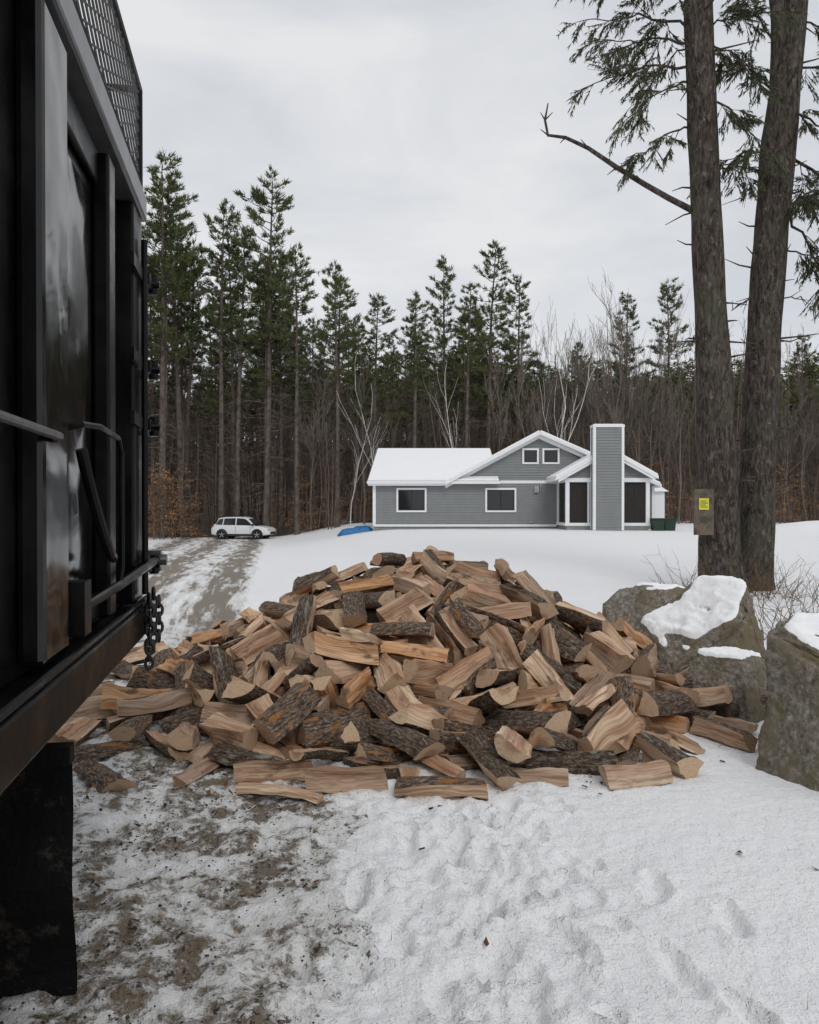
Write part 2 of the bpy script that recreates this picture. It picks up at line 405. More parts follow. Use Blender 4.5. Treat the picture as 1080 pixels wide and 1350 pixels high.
fl=MB(); fl.poly([(-14+2*i,-4+2*j,0) for j in range(13) for i in range(15)],[(j*15+i,j*15+i+1,(j+1)*15+i+1,(j+1)*15+i) for j in range(12) for i in range(14)]); floor=fl.obj('simfloor',[])
mats_final=None
try:
    bpy.ops.rigidbody.world_add()
    rbw=scene.rigidbody_world; rbw.substeps_per_frame=8; rbw.solver_iterations=10
    rbw.point_cache.frame_end=110
    def addrb(objs,ty,shape):
        bpy.ops.object.select_all(action='DESELECT')
        for o in objs: o.select_set(True)
        bpy.context.view_layer.objects.active=objs[0]
        bpy.ops.rigidbody.objects_add(type=ty)
        for o in objs:
            rb=o.rigid_body; rb.collision_shape=shape; rb.friction=.95; rb.restitution=0; rb.use_margin=True; rb.collision_margin=.002
            if ty=='ACTIVE': rb.mass=4; rb.linear_damping=.15; rb.angular_damping=.3
    addrb([floor],'PASSIVE','MESH'); addrb([core],'PASSIVE','MESH'); addrb(simobs,'ACTIVE','CONVEX_HULL')
    t1=time.time()
    for fr_ in range(1,76):
        scene.frame_set(fr_)
        if time.time()-t1>120: print('sim cut at',fr_); break
    dg=bpy.context.evaluated_depsgraph_get()
    mats_final=[np.array(o.evaluated_get(dg).matrix_world) for o in simobs]
    print('sim time',time.time()-t1)
    bpy.ops.rigidbody.world_remove()
except Exception as e:
    print('SIM FAIL',e); mats_final=[np.array(o.matrix_world) for o in simobs]
for o in simobs: bpy.data.objects.remove(o)
bpy.data.objects.remove(floor); bpy.data.collections.remove(sc); scene.frame_set(1)
av=[];al=[];ar=[];af=[];am=[];base=0
for Mx,s_ in zip(mats_final,spawn):
    p=Mx[:3,3]
    if p[2]<-.1 or abs(p[0])>4.2 or not (3.3<p[1]<12): continue
    if p[1]<3.9 : continue
    if p[0]>2.7 or (p[0]>2.05 and p[1]>6.5 and p[2]<.25): continue
    v=VAR[s_[6]]; w=v['v']@Mx[:3,:3].T+p; av.append(w); al.append(v['lc']); ar.append(np.full(len(w),rl.random()))
    af+= [tuple(base+i for i in f) for f in v['f']]; am+=v['m']; base+=len(w)
av=np.concatenate(av); av[:,2]-=.006
me=bpy.data.meshes.new('firewood'); me.from_pydata(av.tolist(),[],af)
for m in (M_lb,M_ls,M_le): me.materials.append(m)
me.polygons.foreach_set('material_index',am); me.polygons.foreach_set('use_smooth',[True]*len(af))
a=me.attributes.new('lc','FLOAT_VECTOR','POINT'); a.data.foreach_set('vector',np.concatenate(al).astype(np.float32).ravel())
a=me.attributes.new('rnd','FLOAT','POINT'); a.data.foreach_set('value',np.concatenate(ar).astype(np.float32))
me.update()
wp=empty('firewood_pile'); lo=col(bpy.data.objects.new('split_logs',me)); lo.parent=wp; core.parent=wp; core.name='pile_core'
db=MB()
for i in range(420):
    a=rl.uniform(0,6.283); rr=abs(rl.gauss(0,.09))+.86
    if rl.random()<.12:
        x,y=rl.gauss(-.9,.6),rl.uniform(2.8,4.6)
    else:
        x=PC[0]+math.cos(a)*2.85*rr; y=PC[1]+math.sin(a)*(3.15 if math.sin(a)<0 else 2.7)*rr
    s=rl.uniform(.004,.016); z=gz(x,y)+.004
    Mx=Matrix.Translation((x,y,z+s*.25))@Euler((rl.uniform(-.5,.5),rl.uniform(-.5,.5),rl.uniform(0,6.3))).to_matrix().to_4x4()
    db.box((-s,-s*.35,-s*.15),(s,s*.35,s*.15),0 if rl.random()<.8 else 1,Mx)
M_deb=simple('bark_chips',(.05,.035,.025),.9,.1); M_chip=simple('wood_chips',(.40,.28,.17),.8,.2)
db.obj('wood_chip_debris',[M_deb,M_chip],wp)
gb=MB()
for i in range(2600):
    x=min(rl.uniform(-1.9,-.2),rl.uniform(-1.9,.2)); y=rl.uniform(1.9,4.6)
    if noise.noise(Vector((x*3,y*3,2)))<-.05 and rl.random()<.8: continue
    s=rl.uniform(.002,.008)*(2.0 if rl.random()<.08 else 1)
    vs=[Vector((rl.uniform(.6,1)*s*a,rl.uniform(.6,1)*s*b,rl.uniform(.4,.8)*s*c)) for a,b,c in ((1,0,0),(-1,0,0),(0,1,0),(0,-1,0),(0,0,1),(0,0,-1))]
    o_=Vector((x,y,gz(x,y)+.006)); 
    gb.poly([v+o_ for v in vs],[(0,2,4),(2,1,4),(1,3,4),(3,0,4),(2,0,5),(1,2,5),(3,1,5),(0,3,5)],0)
gb.obj('gravel_bits',[simple('wet_gravel',(.045,.036,.028),.7,.3)])
print('pile',time.time()-T0)
# ------------------------------------------------------------------ truck
def black(name,r0,r1,spec,b=1,wav=.15):
    t=NT(name); p=t.obj(); n=t.noise(p,3,4,.65); n2=t.noise(t.map(p,(8,8,.8)),1.5,4,.7)
    c=t.mix(t.sstep(n,.45,.75),(.003*b,.003*b,.0035*b),(.010*b,.0095*b,.009*b))
    c=t.mix(t.sstep(n2,.60,.8,0,.3),c,(.04,.037,.033))
    return t.fin(c,t.sstep(n,.3,.7,r0,r1),t.bump(t.noise(p,2.0,2),wav,.05),spec)
M_blk=black('black_truck_paint',.22,.50,.16,1,.25); M_glos=black('glossy_black_paint',.05,.18,.45,1,.5)
M_rail=simple('worn_gray_paint',(.10,.105,.11),.33,.6,.3,.4,8)
M_steel=simple('galvanised_steel',(.13,.13,.13),.4,.5,.8,.4,20)
M_rub=NT('muddy_rubber'); t=M_rub; p=t.obj(); n=t.noise(p,6,5,.75); n2=t.noise(p,40,3,.7)
c=t.mix(t.sstep(t.math('ADD',n,t.math('MULTIPLY',n2,.25)),.66,.8),(.005,.005,.005),(.045,.037,.03))
M_rub=t.fin(c,.75,t.bump(n2,.8,.01),.15)
M_wheel=simple('rim_white',(.35,.35,.34),.5,.5)
M_green=simple('green_paint',(.01,.09,.05),.5,.4)
truck=empty('dump_truck'); truck.rotation_euler=(0,0,math.radians(10.68))
def TP(name,fn,mats,smooth=False,bevel=.006):
    m=MB(); fn(m); return m.obj(name,mats,truck,smooth,bevel)
YF=-2.0; YR=4.28
def f_body(m):
    m.box((-.71,YF,1.06),(-.68,YR-.02,3.03)); m.box((-2.93,YF,1.06),(-2.90,YR-.02,3.03))
    m.box((-2.9,YF,1.0),(-.71,YR,1.055)); m.box((-2.9,YF,1.057),(-.712,YF+.05,3.02))
TP('body_sides',f_body,[M_blk])
def f_panel(m):
    n1,n2=14,30; vs=[]
    for j in range(n2+1):
        for i in range(n1+1):
            y=2.80+.58*i/n1; z=1.25+1.55*j/n2
            e=min(1,min(i,n1-i)*.5)*min(1,min(j,n2-j)*.5)
            vs.append((-.672+e*(.006+.014*noise.noise(Vector((y*2.2,z*1.4,4)))),y,z))
    m.poly(vs,[(j*(n1+1)+i,j*(n1+1)+i+1,(j+1)*(n1+1)+i+1,(j+1)*(n1+1)+i) for j in range(n2) for i in range(n1)])
TP('side_panel',f_panel,[M_glos],True,0)
def f_gate(m):
    m.box((-1.79,YR-.05,1.06),(-.80,YR-.0,3.0)); m.box((-2.83,YR-.05,1.06),(-1.81,YR,3.0))
    for z in (1.3,2.0,2.7): m.box((-2.8,YR+.002,z),(-.82,YR+.06,z+.1))
TP('rear_doors',f_gate,[M_blk])
def f_ribs(m):
    for y in (-1.9,-.9,.2,1.25,3.42):
        m.box((-.678,y,1.09),(-.61,y+.14,3.0)); m.box((-3.0,y,1.09),(-2.932,y+.14,3.0))
    m.box((-.8,4.02,1.07),(-.605,4.30,3.03)); m.box((-3.0,4.02,1.07),(-2.83,4.30,3.03))
    m.box((-.675,2.70,2.86),(-.65,3.41,3.0)); m.box((-.675,2.70,1.09),(-.65,3.41,1.20))
TP('side_ribs',f_ribs,[M_blk],bevel=.012)
TP('wide_rib',lambda m:m.box((-.678,2.38,1.09),(-.60,2.68,3.0)),[M_glos],bevel=.02)
def f_rail(m):
    m.box((-.74,YF,3.035),(-.585,4.34,3.17)); m.box((-3.03,YF,3.035),(-2.88,4.34,3.17)); m.box((-2.88,4.2,3.04),(-.74,4.335,3.165)); m.box((-2.88,YF,3.04),(-.74,YF+.12,3.165))
TP('top_rail',f_rail,[M_rail],bevel=.015)
def f_sill(m):
    m.box((-.78,YF,.90),(-.57,4.33,1.055)); m.box((-3.05,YF,.90),(-2.84,4.33,1.055)); m.box((-2.84,4.15,.9),(-.78,4.33,.998))
    m.box((-.60,YF,1.06),(-.572,4.32,1.085))
    for y in np.arange(-1.7,4.1,.42): m.box((-2.84,y,.88),(-.785,y+.07,.997))
TP('bottom_sill',f_sill,[M_blk],bevel=.012)
def f_frame(m):
    for x in (-1.45,-2.25): m.box((x,-4.6,.62),(x+.1,4.0,.875))
    m.box((-2.2,1.55,.4),(-1.35,1.75,.58)); m.tube([(-2.75,1.65,.47),(-.95,1.65,.47)],.09,12)
    m.tube([(-2.75,-3.3,.47),(-.95,-3.3,.47)],.07,12); m.box((-2.15,1.3,.3),(-1.5,1.9,.62))
TP('chassis_frame',f_frame,[M_blk])
def wheel(x,y,w,name):
    m=MB()
    prof=[(.30,-.5),(.40,-.5),(.455,-.42),(.47,-.25),(.47,.25),(.455,.42),(.40,.5),(.30,.5)]
    n=40
    for k,(r,a) in enumerate(prof):
        for j in range(n): an=2*math.pi*j/n; m.v.append((x+a*w,y+math.cos(an)*r,.47+math.sin(an)*r))
    for k in range(len(prof)-1):
        for j in range(n): m.f.append((k*n+j,k*n+(j+1)%n,(k+1)*n+(j+1)%n,(k+1)*n+j)); m.m.append(0)
    for j in range(0,n):
        an=2*math.pi*j/n
        m.box((-w*.5,.43,-.02),(w*.5,.478,.02),0,Matrix.Translation((x,y,.47))@Matrix.Rotation(an,4,'X'))
    m.tube([(x-.4*w,y,.47),(x+.3*w,y,.47)],[.30,.30],32,1); m.tube([(x+.3*w,y,.47),(x+.6*w,y,.47)],[.10,.09],20,1)
    for j in range(8):
        an=j*math.pi/4; m.tube([(x+.3*w,y+.18*math.cos(an),.47+.18*math.sin(an)),(x+.4*w,y+.18*math.cos(an),.47+.18*math.sin(an))],.018,6,1)
    m.obj(name,[M_rub,M_wheel],truck)
wheel(-.88,1.6,.26,'rear_wheel_a'); wheel(-1.2,1.6,.26,'rear_wheel_b'); wheel(-2.74,1.6,.26,'rear_wheel_c'); wheel(-2.42,1.6,.26,'rear_wheel_d')
wheel(-.90,-3.3,.28,'front_wheel_a'); wheel(-2.72,-3.3,.28,'front_wheel_b')
def f_flap(m):
    n=10
    for (x0,x1) in ((-1.32,-.585),(-3.0,-2.3)):
        vs=[];
        for i in range(n+1):
            z=-.02+(.74+.02)*i/n; yy=2.62+.02*math.sin(i*.9)+(1-i/n)**2*.05
            for k in range(5):
                xx=x0+(x1-x0)*k/4; vs.append((xx,yy+.008*math.sin(k*2+i),z))
        fs=[(i*5+k,i*5+k+1,(i+1)*5+k+1,(i+1)*5+k) for i in range(n) for k in range(4)]
        m.poly(vs,fs); m.poly([(v[0],v[1]+.012,v[2]) for v in vs],[f[::-1] for f in fs])
        m.box((x0-.0,2.60,.742),(x1,2.66,.80))
        m.box(((x0+x1)/2-.3,2.60,.80),((x0+x1)/2-.24,2.66,.9))
TP('mud_flap',f_flap,[M_rub],bevel=0)
TP('flap_bracket',lambda m:m.box((-1.1,2.54,.70),(-.76,2.59,.80)),[M_green])
def f_cab(m):
    x0,x1=-2.85,-.75
    pr_=[(-2.25,.75),(-2.25,2.5),(-3.0,2.62),(-3.55,2.5),(-3.95,1.75),(-4.75,1.55),(-4.95,1.3),(-4.95,.55),(-3.95,.55),(-3.75,.98),(-2.9,.98),(-2.75,.6)]
    vs=[(x0,y,z) for y,z in pr_]+[(x1,y,z) for y,z in pr_]; n=len(pr_)
    m.poly(vs,[tuple(range(n)),tuple(range(2*n-1,n-1,-1))]+[(i,i+n,(i+1)%n+n,(i+1)%n) for i in range(n)],0)
    for xx in (x0-.006,x1+.006): m.poly([(xx,-2.5,1.75),(xx,-3.75,1.75),(xx,-3.42,2.38),(xx,-2.5,2.4)],[(0,1,2,3)],1)
    m.poly([(x0+.1,-3.94,1.80),(x1-.1,-3.94,1.80),(x1-.15,-3.6,2.42),(x0+.15,-3.6,2.42)],[(0,1,2,3)],1)
    m.box((x0+.1,-5.02,.55),(x1-.1,-4.955,.75),2)
M_glass=NT('dark_glass').fin((.012,.013,.015),.06,None,.6)
TP('cab',f_cab,[M_green,M_glass,M_steel],bevel=0)
def f_screen(m):
    y0,y1,z0,z1=.3,4.24,3.20,3.68; X_=-.61
    ang=math.radians(24); dx=.15
    H_=(z1-z0); k=1/math.tan(ang)
    for sgn in (1,-1):
        c=y0-H_*k
        while c<y1+H_*k:
            ya,yb=(c,c+H_*k) if sgn>0 else (c+H_*k,c)
            def zy(y): return z0+(y-ya)/(yb-ya)*H_
            lo_,hi_=max(y0,min(ya,yb)),min(y1,max(ya,yb))
            if hi_-lo_>.03:
                m.tube([(X_,lo_,zy(lo_)),(X_,hi_,zy(hi_))],.005,4,0,False)
            c+=dx
    for a,b in (((X_,y0,z0),(X_,y1,z0)),((X_,y1,z0-.03),(X_,y1,z1)),((X_,y0,z1),(X_,y1,z1)),((X_,2.0,z0),(X_,2.0,z1))):
        m.tube([a,b],.018,8,1)
    m.tube([(X_,y1,z1),(-2.95,y1,z1)],.018,8,1)
TP('mesh_screen',f_screen,[M_steel,M_blk],bevel=0)
def f_hw(m):
    m.tube([(-.57,-1.8,1.75),(-.57,2.42,1.75),(-.60,2.5,1.75)],.013,10,0)
    for y in (-.8,.25,1.3): m.box((-.62,y,1.72),(-.57,y+.05,1.78),1)
    for z in (2.72,2.27,1.97,1.24):
        m.box((-.62,4.24,z-.03),(-.56,4.40,z+.03),1); m.tube([(-.56,4.38,z-.05),(-.56,4.38,z+.05)],.026,10,1)
        m.tube([(-.58,4.36,z),(-.525,4.36,z)],.018,8,1)
        m.box((-.604,3.9,z-.03),(-.585,4.23,z+.03),1)
    m.tube([(-.58,4.2,1.1),(-.58,4.2,2.9)],.016,8,1)
    m.tube([(-.60,2.8,1.20),(-.56,3.3,1.23),(-.555,4.45,1.26)],[.018,.020,.024],10,1)
    m.box((-.64,2.75,1.12),(-.57,2.85,1.30),1); m.box((-.60,4.41,1.2),(-.53,4.48,1.31),0); m.tube([(-.565,4.44,1.26),(-.50,4.44,1.26)],.03,12,0)
    m.tube([(-.66,2.76,1.80),(-.58,2.76,1.82),(-.56,2.95,1.83),(-.56,3.32,1.82),(-.56,3.40,1.76),(-.56,3.40,1.30),(-.56,3.34,1.22)],.011,8,1)
    pts=[]
    for i in range(14):
        t_=i/13; pts.append((-.59+.03*math.sin(t_*3),2.80+.55*t_**1.4,1.74-.40*t_-.09*math.sin(t_*math.pi)))
    m.tube(pts,.020,10,1)
TP('latch_hardware',f_hw,[M_steel,M_blk],smooth=False,bevel=0)
def chain(m):
    def link(c,rot):
        pts=[]
        for i in range(13):
            a=2*math.pi*i/12; pts.append(Vector((0,math.cos(a)*.018,math.sin(a)*.030)))
        Mx=Matrix.Translation(c)@Matrix.Rotation(rot,4,'Z')
        m.tube([Mx@q for q in pts],.0085,6,0,False)
    for s_,(yy,zz,n_) in enumerate(((4.12,1.08,8),(4.22,1.10,7),(4.02,1.08,6),(4.30,1.05,5))):
        for i in range(n_): link(Vector((-.55+.008*s_,yy+.012*math.sin(i*.8),zz-i*.045)),(i%2)*1.57+.3)
TP('hanging_chain',chain,[simple('chain_steel',(.03,.03,.03),.45,.5,.6)],smooth=True,bevel=0)
# ------------------------------------------------------------------ boulders
def mat_rock():
    t=NT('mossy_granite'); p=t.obj(); s=t.attr('snow')
    n=t.noise(p,2.3,4,.65); f=t.noise(p,30,4,.7); m=t.noise(p,6,4,.65)
    c=t.ramp(f,[(.3,(.085,.073,.058)),(.5,(.20,.178,.145)),(.7,(.37,.34,.30))])
    c=t.mix(t.sstep(n,.42,.62),c,(.155,.125,.085)); c=t.mix(t.sstep(m,.56,.68,0,.75),c,(.12,.098,.035))
    c=t.mix(t.sstep(m,.42,.34,0,.6),c,(.065,.055,.043)); c=t.mix(t.sstep(n,.38,.30,0,.6),c,(.40,.39,.36))
    sn=t.sstep(t.math('ADD',s,t.math('MULTIPLY',t.math('SUBTRACT',t.noise(p,16,3,.7),.5),.25)),.42,.52)
    c=t.mix(sn,c,(.87,.875,.885))
    nb=t.bump(n,.7,.08); nb=t.bump(f,t.math('SUBTRACT',.85,t.math('MULTIPLY',sn,.6)),.02,nb)
    return t.fin(c,.85,nb,.2)
M_rock=mat_rock()
def boulder(loc,size,seed,rotz,planes,snowamt=1,thr=.66,sn_noise=.15):
    bm=bmesh.new(); bmesh.ops.create_icosphere(bm,subdivisions=6,radius=1)
    me=bpy.data.meshes.new('boulder')
    E=Euler((0,0,rotz)).to_matrix()
    for v in bm.verts:
        p=v.co.normalized()
        q=Vector((max(-.9,min(.9,p.x*1.3)),max(-.85,min(.85,p.y*1.3)),max(-.9,min(.9,p.z*1.3))))
        for nrm,d in planes:
            nv=Vector(nrm).normalized(); k=q.dot(nv)-d
            if k>0: q=q-nv*k*.96
        q+=p*(.09*noise.noise(p*1.2+Vector((seed,0,0)))+.05*noise.noise(p*3.2+Vector((seed,3,0)))+.03*noise.noise(p*8+Vector((seed,3,7)))+.015*noise.noise(p*22+Vector((seed,3,7))))
        v.co=E@Vector((q.x*size[0],q.y*size[1],q.z*size[2]))
    # smoothed normals for the snow mask (so the snow lies in a broad sheet, not in speckles)
    bm.normal_update(); bm.verts.ensure_lookup_table()
    nz=np.array([v.normal.z for v in bm.verts]); ed=np.array([(e.verts[0].index,e.verts[1].index) for e in bm.edges])
    cnt=np.bincount(ed.ravel(),minlength=len(nz))
    for _ in range(14):
        acc=np.bincount(ed[:,0],nz[ed[:,1]],len(nz))+np.bincount(ed[:,1],nz[ed[:,0]],len(nz)); nz=.3*nz+.7*acc/cnt
    sn=[]
    for v in bm.verts:
        k=nz[v.index]+sn_noise*noise.noise(v.co*4+Vector((seed,1,1)))
        sn.append(max(0,min(1,(k-thr)/.08))*snowamt)
    for v,s_ in zip(bm.verts,sn): v.co.z+=.05*s_
    bm.to_mesh(me); bm.free()
    a=me.attributes.new('snow','FLOAT','POINT'); a.data.foreach_set('value',sn)
    me.polygons.foreach_set('use_smooth',[True]*len(me.polygons)); me.materials.append(M_rock)
    o=col(bpy.data.objects.new('boulder',me)); o.location=loc; return o
boulder((2.66,7.05,.22),(.60,.58,.66),3.1,.05,[((-.62,-.22,.80),.42),((1,-.2,.25),.78),((-.15,-1,.08),.62),((.5,-.8,.3),.78)],1,.62,.10)
boulder((2.85,9.1,.10),(.58,.45,.52),8.4,.1,[((-.7,-.4,.6),.62),((.4,-.8,.5),.7)],.9,.86,.35)
boulder((2.46,5.98,.04),(.32,.32,.38),12.7,.6,[((.1,-.9,.4),.7),((-.8,-.1,.4),.7)],1,.72,.2)
boulder((2.62,4.6,.25),(.66,.62,.68),17.2,.2,[((-1,-.3,.15),.66),((-.2,-.4,1),.70),((-.7,.7,.1),.75),((.1,-1,.2),.66)],.9,.80,.6)
# ------------------------------------------------------------------ tree helpers
M_pbark=NT('pine_bark'); t=M_pbark; p=t.obj(); q=t.map(p,(1,1,.28)); v=t.noise(q,17,5,.72,.8); w=t.noise(p,1.6,3,.6); u=t.noise(q,55,3,.6)
c=t.ramp(v,[(.36,(.02,.016,.013)),(.52,(.08,.065,.055)),(.68,(.17,.145,.125))]); c=t.mix(t.sstep(w,.5,.66,0,.45),c,(.085,.09,.06)); c=t.mix(t.sstep(t.noise(p,7,3,.6),.63,.7,0,.5),c,(.22,.24,.20))
M_pbark=t.fin(c,.92,t.bump(u,.6,.01,t.bump(v,1,.05)),.12)
M_fbark=simple('forest_trunk_bark',(.145,.12,.103),.9,.1,0,.5,3)
M_dead=simple('dead_twigs',(.155,.122,.10),.9,.1,0,.3,3)
def needle_mat(name,a,b,tr=0):
    t=NT(name); n=t.noise(t.pos(),1.1,2,.6); oi=t.n('ShaderNodeObjectInfo').outputs['Random']
    c=t.mix(t.sstep(n,.35,.65),a,b); c=t.mix(t.math('MULTIPLY',oi,.35),c,(a[0]*1.5,a[1]*1.15,a[2]*.9))
    t.fin(c,.7,None,.15)
    if tr:
        tl=t.n('ShaderNodeBsdfTranslucent'); t.put(tl.inputs[0],c); ms=t.n('ShaderNodeMixShader'); ms.inputs[0].default_value=tr
        t.t.links.new(t.b.outputs[0],ms.inputs[1]); t.t.links.new(tl.outputs[0],ms.inputs[2]); t.t.links.new(ms.outputs[0],t.out.inputs[0])
    return t.mat
M_need=needle_mat('pine_needles',(.066,.088,.036),(.125,.150,.062))
M_need2=needle_mat('hemlock_needles',(.075,.085,.05),(.13,.14,.085),.3)
M_leaf=needle_mat('dead_beech_leaves',(.26,.14,.065),(.40,.23,.11))
M_bare=simple('bare_tree_bark',(.18,.15,.13),.9,.1,0,.35,2)
M_birch=NT('birch_bark'); t=M_birch; p=t.obj(); n=t.noise(t.map(p,(2,2,9)),1.5,3,.6)
M_birch=t.fin(t.ramp(n,[(.28,(.08,.07,.065)),(.40,(.50,.48,.45)),(.7,(.70,.68,.65))]),.8,None,.2)
def rv(r,s=1): return Vector((r.gauss(0,s),r.gauss(0,s),r.gauss(0,s)))
def tuft(m,r,p,d,L,n,w,mat):
    for i in range(n):
        dd=(d+rv(r,.45)).normalized(); side=dd.cross(rv(r,1)).normalized()*w
        b=p+rv(r,L*.16)
        m.tri(b-side,b+side,b+dd*L*r.uniform(.7,1.2),mat)
def pine(seed,H,cs=.45,maxL=3.1,dens=1.0):
    r=random.Random(seed); m=MB()
    lean=Vector((r.gauss(0,.010),r.gauss(0,.010),0))
    def axis_(z): 
        return Vector((lean.x*z+.15*math.sin(z*.25+seed)*(z/H),lean.y*z+.1*math.cos(z*.3+seed)*(z/H),z))
    R0=H*.0085+.02
    m.tube([axis_(H*i/14) for i in range(15)],[R0*(1.25 if i==0 else 1)*(1-i/14)**.75+.012 for i in range(15)],7,0)
    z=H*.08
    while z<H*(cs+.10):
        z+=r.uniform(.2,.5)
        a=r.uniform(0,6.283); L=r.uniform(.5,2.3); d=Vector((math.cos(a),math.sin(a),r.uniform(-.25,.2)))
        p=axis_(z); pts=[p]; 
        for i in range(3): pts.append(pts[-1]+(d+rv(r,.12))*L/3+Vector((0,0,-.05*i)))
        m.tube(pts,[.028,.022,.016,.01],3,1,False)
        for i in range(4):
            b=pts[r.randrange(1,4)]; e=b+(d*.4+rv(r,.5)).normalized()*r.uniform(.3,.9); m.tube([b,e],[.012,.007],3,1,False)
    z=H*cs
    ph=r.uniform(0,6); az0=r.uniform(0,6.28)
    while z<H-.3:
        f=(z-H*cs)/(H*(1-cs)); 
        prof=(min(1,.40+f*2.0))*(1-f)**.66*1.02+.10
        prof*=.80+.34*math.sin(f*15+ph)*(1-f)
        nb=r.randrange(3,6); a0=r.uniform(0,6.28)
        if f<.35 and r.random()<.5: nb=r.randrange(0,3)
        for b_ in range(nb):
            if r.random()>.93*dens: continue
            a=a0+b_*6.283/max(1,nb)+r.uniform(-.5,.5); L=maxL*prof*r.uniform(.4,1.3)*(1+.25*math.cos(a-az0-f*4))
            up=.10+.42*f+r.gauss(0,.14)
            d=Vector((math.cos(a),math.sin(a),up)).normalized(); p=axis_(z+r.uniform(-.15,.15)); n=5; pts=[p]
            for i in range(n): pts.append(pts[-1]+(d+Vector((0,0,.07*i-.12+r.gauss(0,.06)))+rv(r,.07))*L/n)
            m.tube(pts,[.045*(1-f*.5)*(1-i/(n+1))+.006 for i in range(n+1)],3,0,False)
            nt=int(4+L*4.4)
            for i in range(nt):
                t_=r.uniform(.3,1) if i else 1.0
                q=t_*n; i0=min(n-1,int(q)); b=pts[i0].lerp(pts[i0+1],q-i0)
                sd=d.cross(Vector((0,0,1))).normalized()*(1 if r.random()<.5 else -1)
                td=(d*.7+sd*r.uniform(.3,1)*(1.15-t_)*1.3+Vector((0,0,r.uniform(0,.4)))).normalized()
                tl=(1.1-t_)*L*.40*r.uniform(.4,1)+.12
                e=b+td*tl
                if tl>.4: m.tube([b,e],[.012,.006],3,0,False)
                tuft(m,r,e,(td+Vector((0,0,.3))).normalized(),.34,7,.034,2)
                if tl>.32: tuft(m,r,b.lerp(e,.5),(td+Vector((0,0,.25))).normalized(),.30,5,.032,2)
        z+=r.uniform(.26,.66)
    tuft(m,r,axis_(H-.2),Vector((0,0,1)),.5,14,.03,2)
    return m.mesh('pine_mesh_%d'%seed,[M_fbark,M_dead,M_need])
def bare(seed,H,r0,matb,minr=.011,spread=.5,maxd=5,tf=.42,upb=.07,nk=(3,5)):
    r=random.Random(seed); m=MB()
    def br(p,d,L,rad,dep):
        n=5 if dep<1 else 3; pts=[p]; rd=[rad]; dd=d.copy()
        for i in range(n):
            dd=(dd+rv(r,.07 if dep==0 else .15)+Vector((0,0,upb))).normalized(); pts.append(pts[-1]+dd*L/n); rd.append(max(minr,rad*(1-.45*(i+1)/n)))
        m.tube(pts,rd,6 if dep==0 else (4 if dep<3 else 3),0,False)
        if dep>=maxd: return
        nc=r.randrange(nk[0],nk[1]+1) if dep==0 else r.randrange(nk[0],nk[1])
        for c_ in range(nc):
            t_=r.uniform(.35,1) if c_ else 1.0
            if dep==0: t_=r.uniform(.45,1) if c_ else 1
            q=t_*n; i0=min(n-1,int(q)); b=pts[i0].lerp(pts[i0+1],q-i0)
            k=spread*(.45 if c_==0 else 1)
            nd=(dd+rv(r,k)).normalized(); nd.z=abs(nd.z)*.8+.35; nd.normalize()
            br(b,nd,L*(r.uniform(.4,.65) if c_ else .72),max(minr,rad*.55*(r.uniform(.5,.8) if c_ else 1.15)),dep+1)
    br(Vector((0,0,-.2)),Vector((r.gauss(0,.05),r.gauss(0,.05),1)).normalized(),H*tf,r0,0)
    zt=max(v[2] for v in m.v)
    s=H/zt; m.v=[(a*s,b*s,c*s) for a,b,c in m.v]
    return m.mesh('bare_mesh_%d'%seed,[matb])
PV=[pine(100+i,22,cs,mL,dn) for i,(cs,mL,dn) in enumerate([(.48,2.9,1),(.56,2.7,1),(.44,3.3,.92),(.60,2.6,.92),(.52,2.4,1),(.64,2.4,.88),(.40,2.8,.95),(.54,3.4,.92)])]
BV=[bare(200+i,16,.12,M_bare,.012,.34,5,.40,.10) for i in range(6)]
THV=[]
for i in range(4):
    r=random.Random(300+i); m=MB()
    for k in range(7):
        x,y=r.uniform(-2.2,2.2),r.uniform(-2,2); H=r.uniform(5,14); l=Vector((r.gauss(0,.05),r.gauss(0,.05),1))
        pts=[Vector((x,y,-.3))+l*H*j/4+rv(r,.08) for j in range(5)]
        m.tube(pts,[.06,.05,.04,.03,.015],4,0,False)
        for j in range(20):
            q=r.uniform(.6,3.99); b=pts[int(q)].lerp(pts[int(q)+1],q-int(q)); d=Vector((r.gauss(0,1),r.gauss(0,1),r.uniform(.3,1.4))).normalized(); L=r.uniform(.4,1.7)
            e=b+d*L; m.tube([b,e],[.015,.008],3,0,False)
            for w in range(2):
                b2=b.lerp(e,r.uniform(.3,1)); m.tube([b2,b2+(d+rv(r,.5)).normalized()*L*.4],[.010,.007],3,0,False)
    THV.append(m.mesh('pole_mesh_%d'%i,[M_dead]))
FV=[]
for i in range(4):
    r=random.Random(700+i); m=MB()
    for k in range(4):
        x,y=r.uniform(-3,3),r.uniform(-2,2); H=r.uniform(10,15)
        m.tube([(x,y,-.5),(x,y,H*.5),(x,y,H)],[.16,.11,.02],5,0,False)
        for j in range(150):
            z=H*r.uniform(.28,1); a=r.uniform(0,6.28); rr=(1-z/H*.85)*3.0*r.uniform(.3,1)
            tuft(m,r,Vector((x+math.cos(a)*rr,y+math.sin(a)*rr,z+rr*.15)),Vector((math.cos(a),math.sin(a),.2)),.9,3,.13,1 if z>H*.6 and i%2 else 2)
    FV.append(m.mesh('far_clump_%d'%i,[M_fbark,M_need,M_dead]))
print('tree meshes',time.time()-T0)
forest_e=empty('pine_forest')
r=random.Random(5)
def hprof(px):
    return np.interp(px,[-400,100,190,270,370,420,455,500,560,620,670,720,800,900,960,1030,1100,1500],[25,26,25.5,26,24,18.5,18.5,17.5,18.5,19,18,15.5,16.5,16,15,13.5,14,16])
CY=56.0; CX=(322-540)/1040*CY
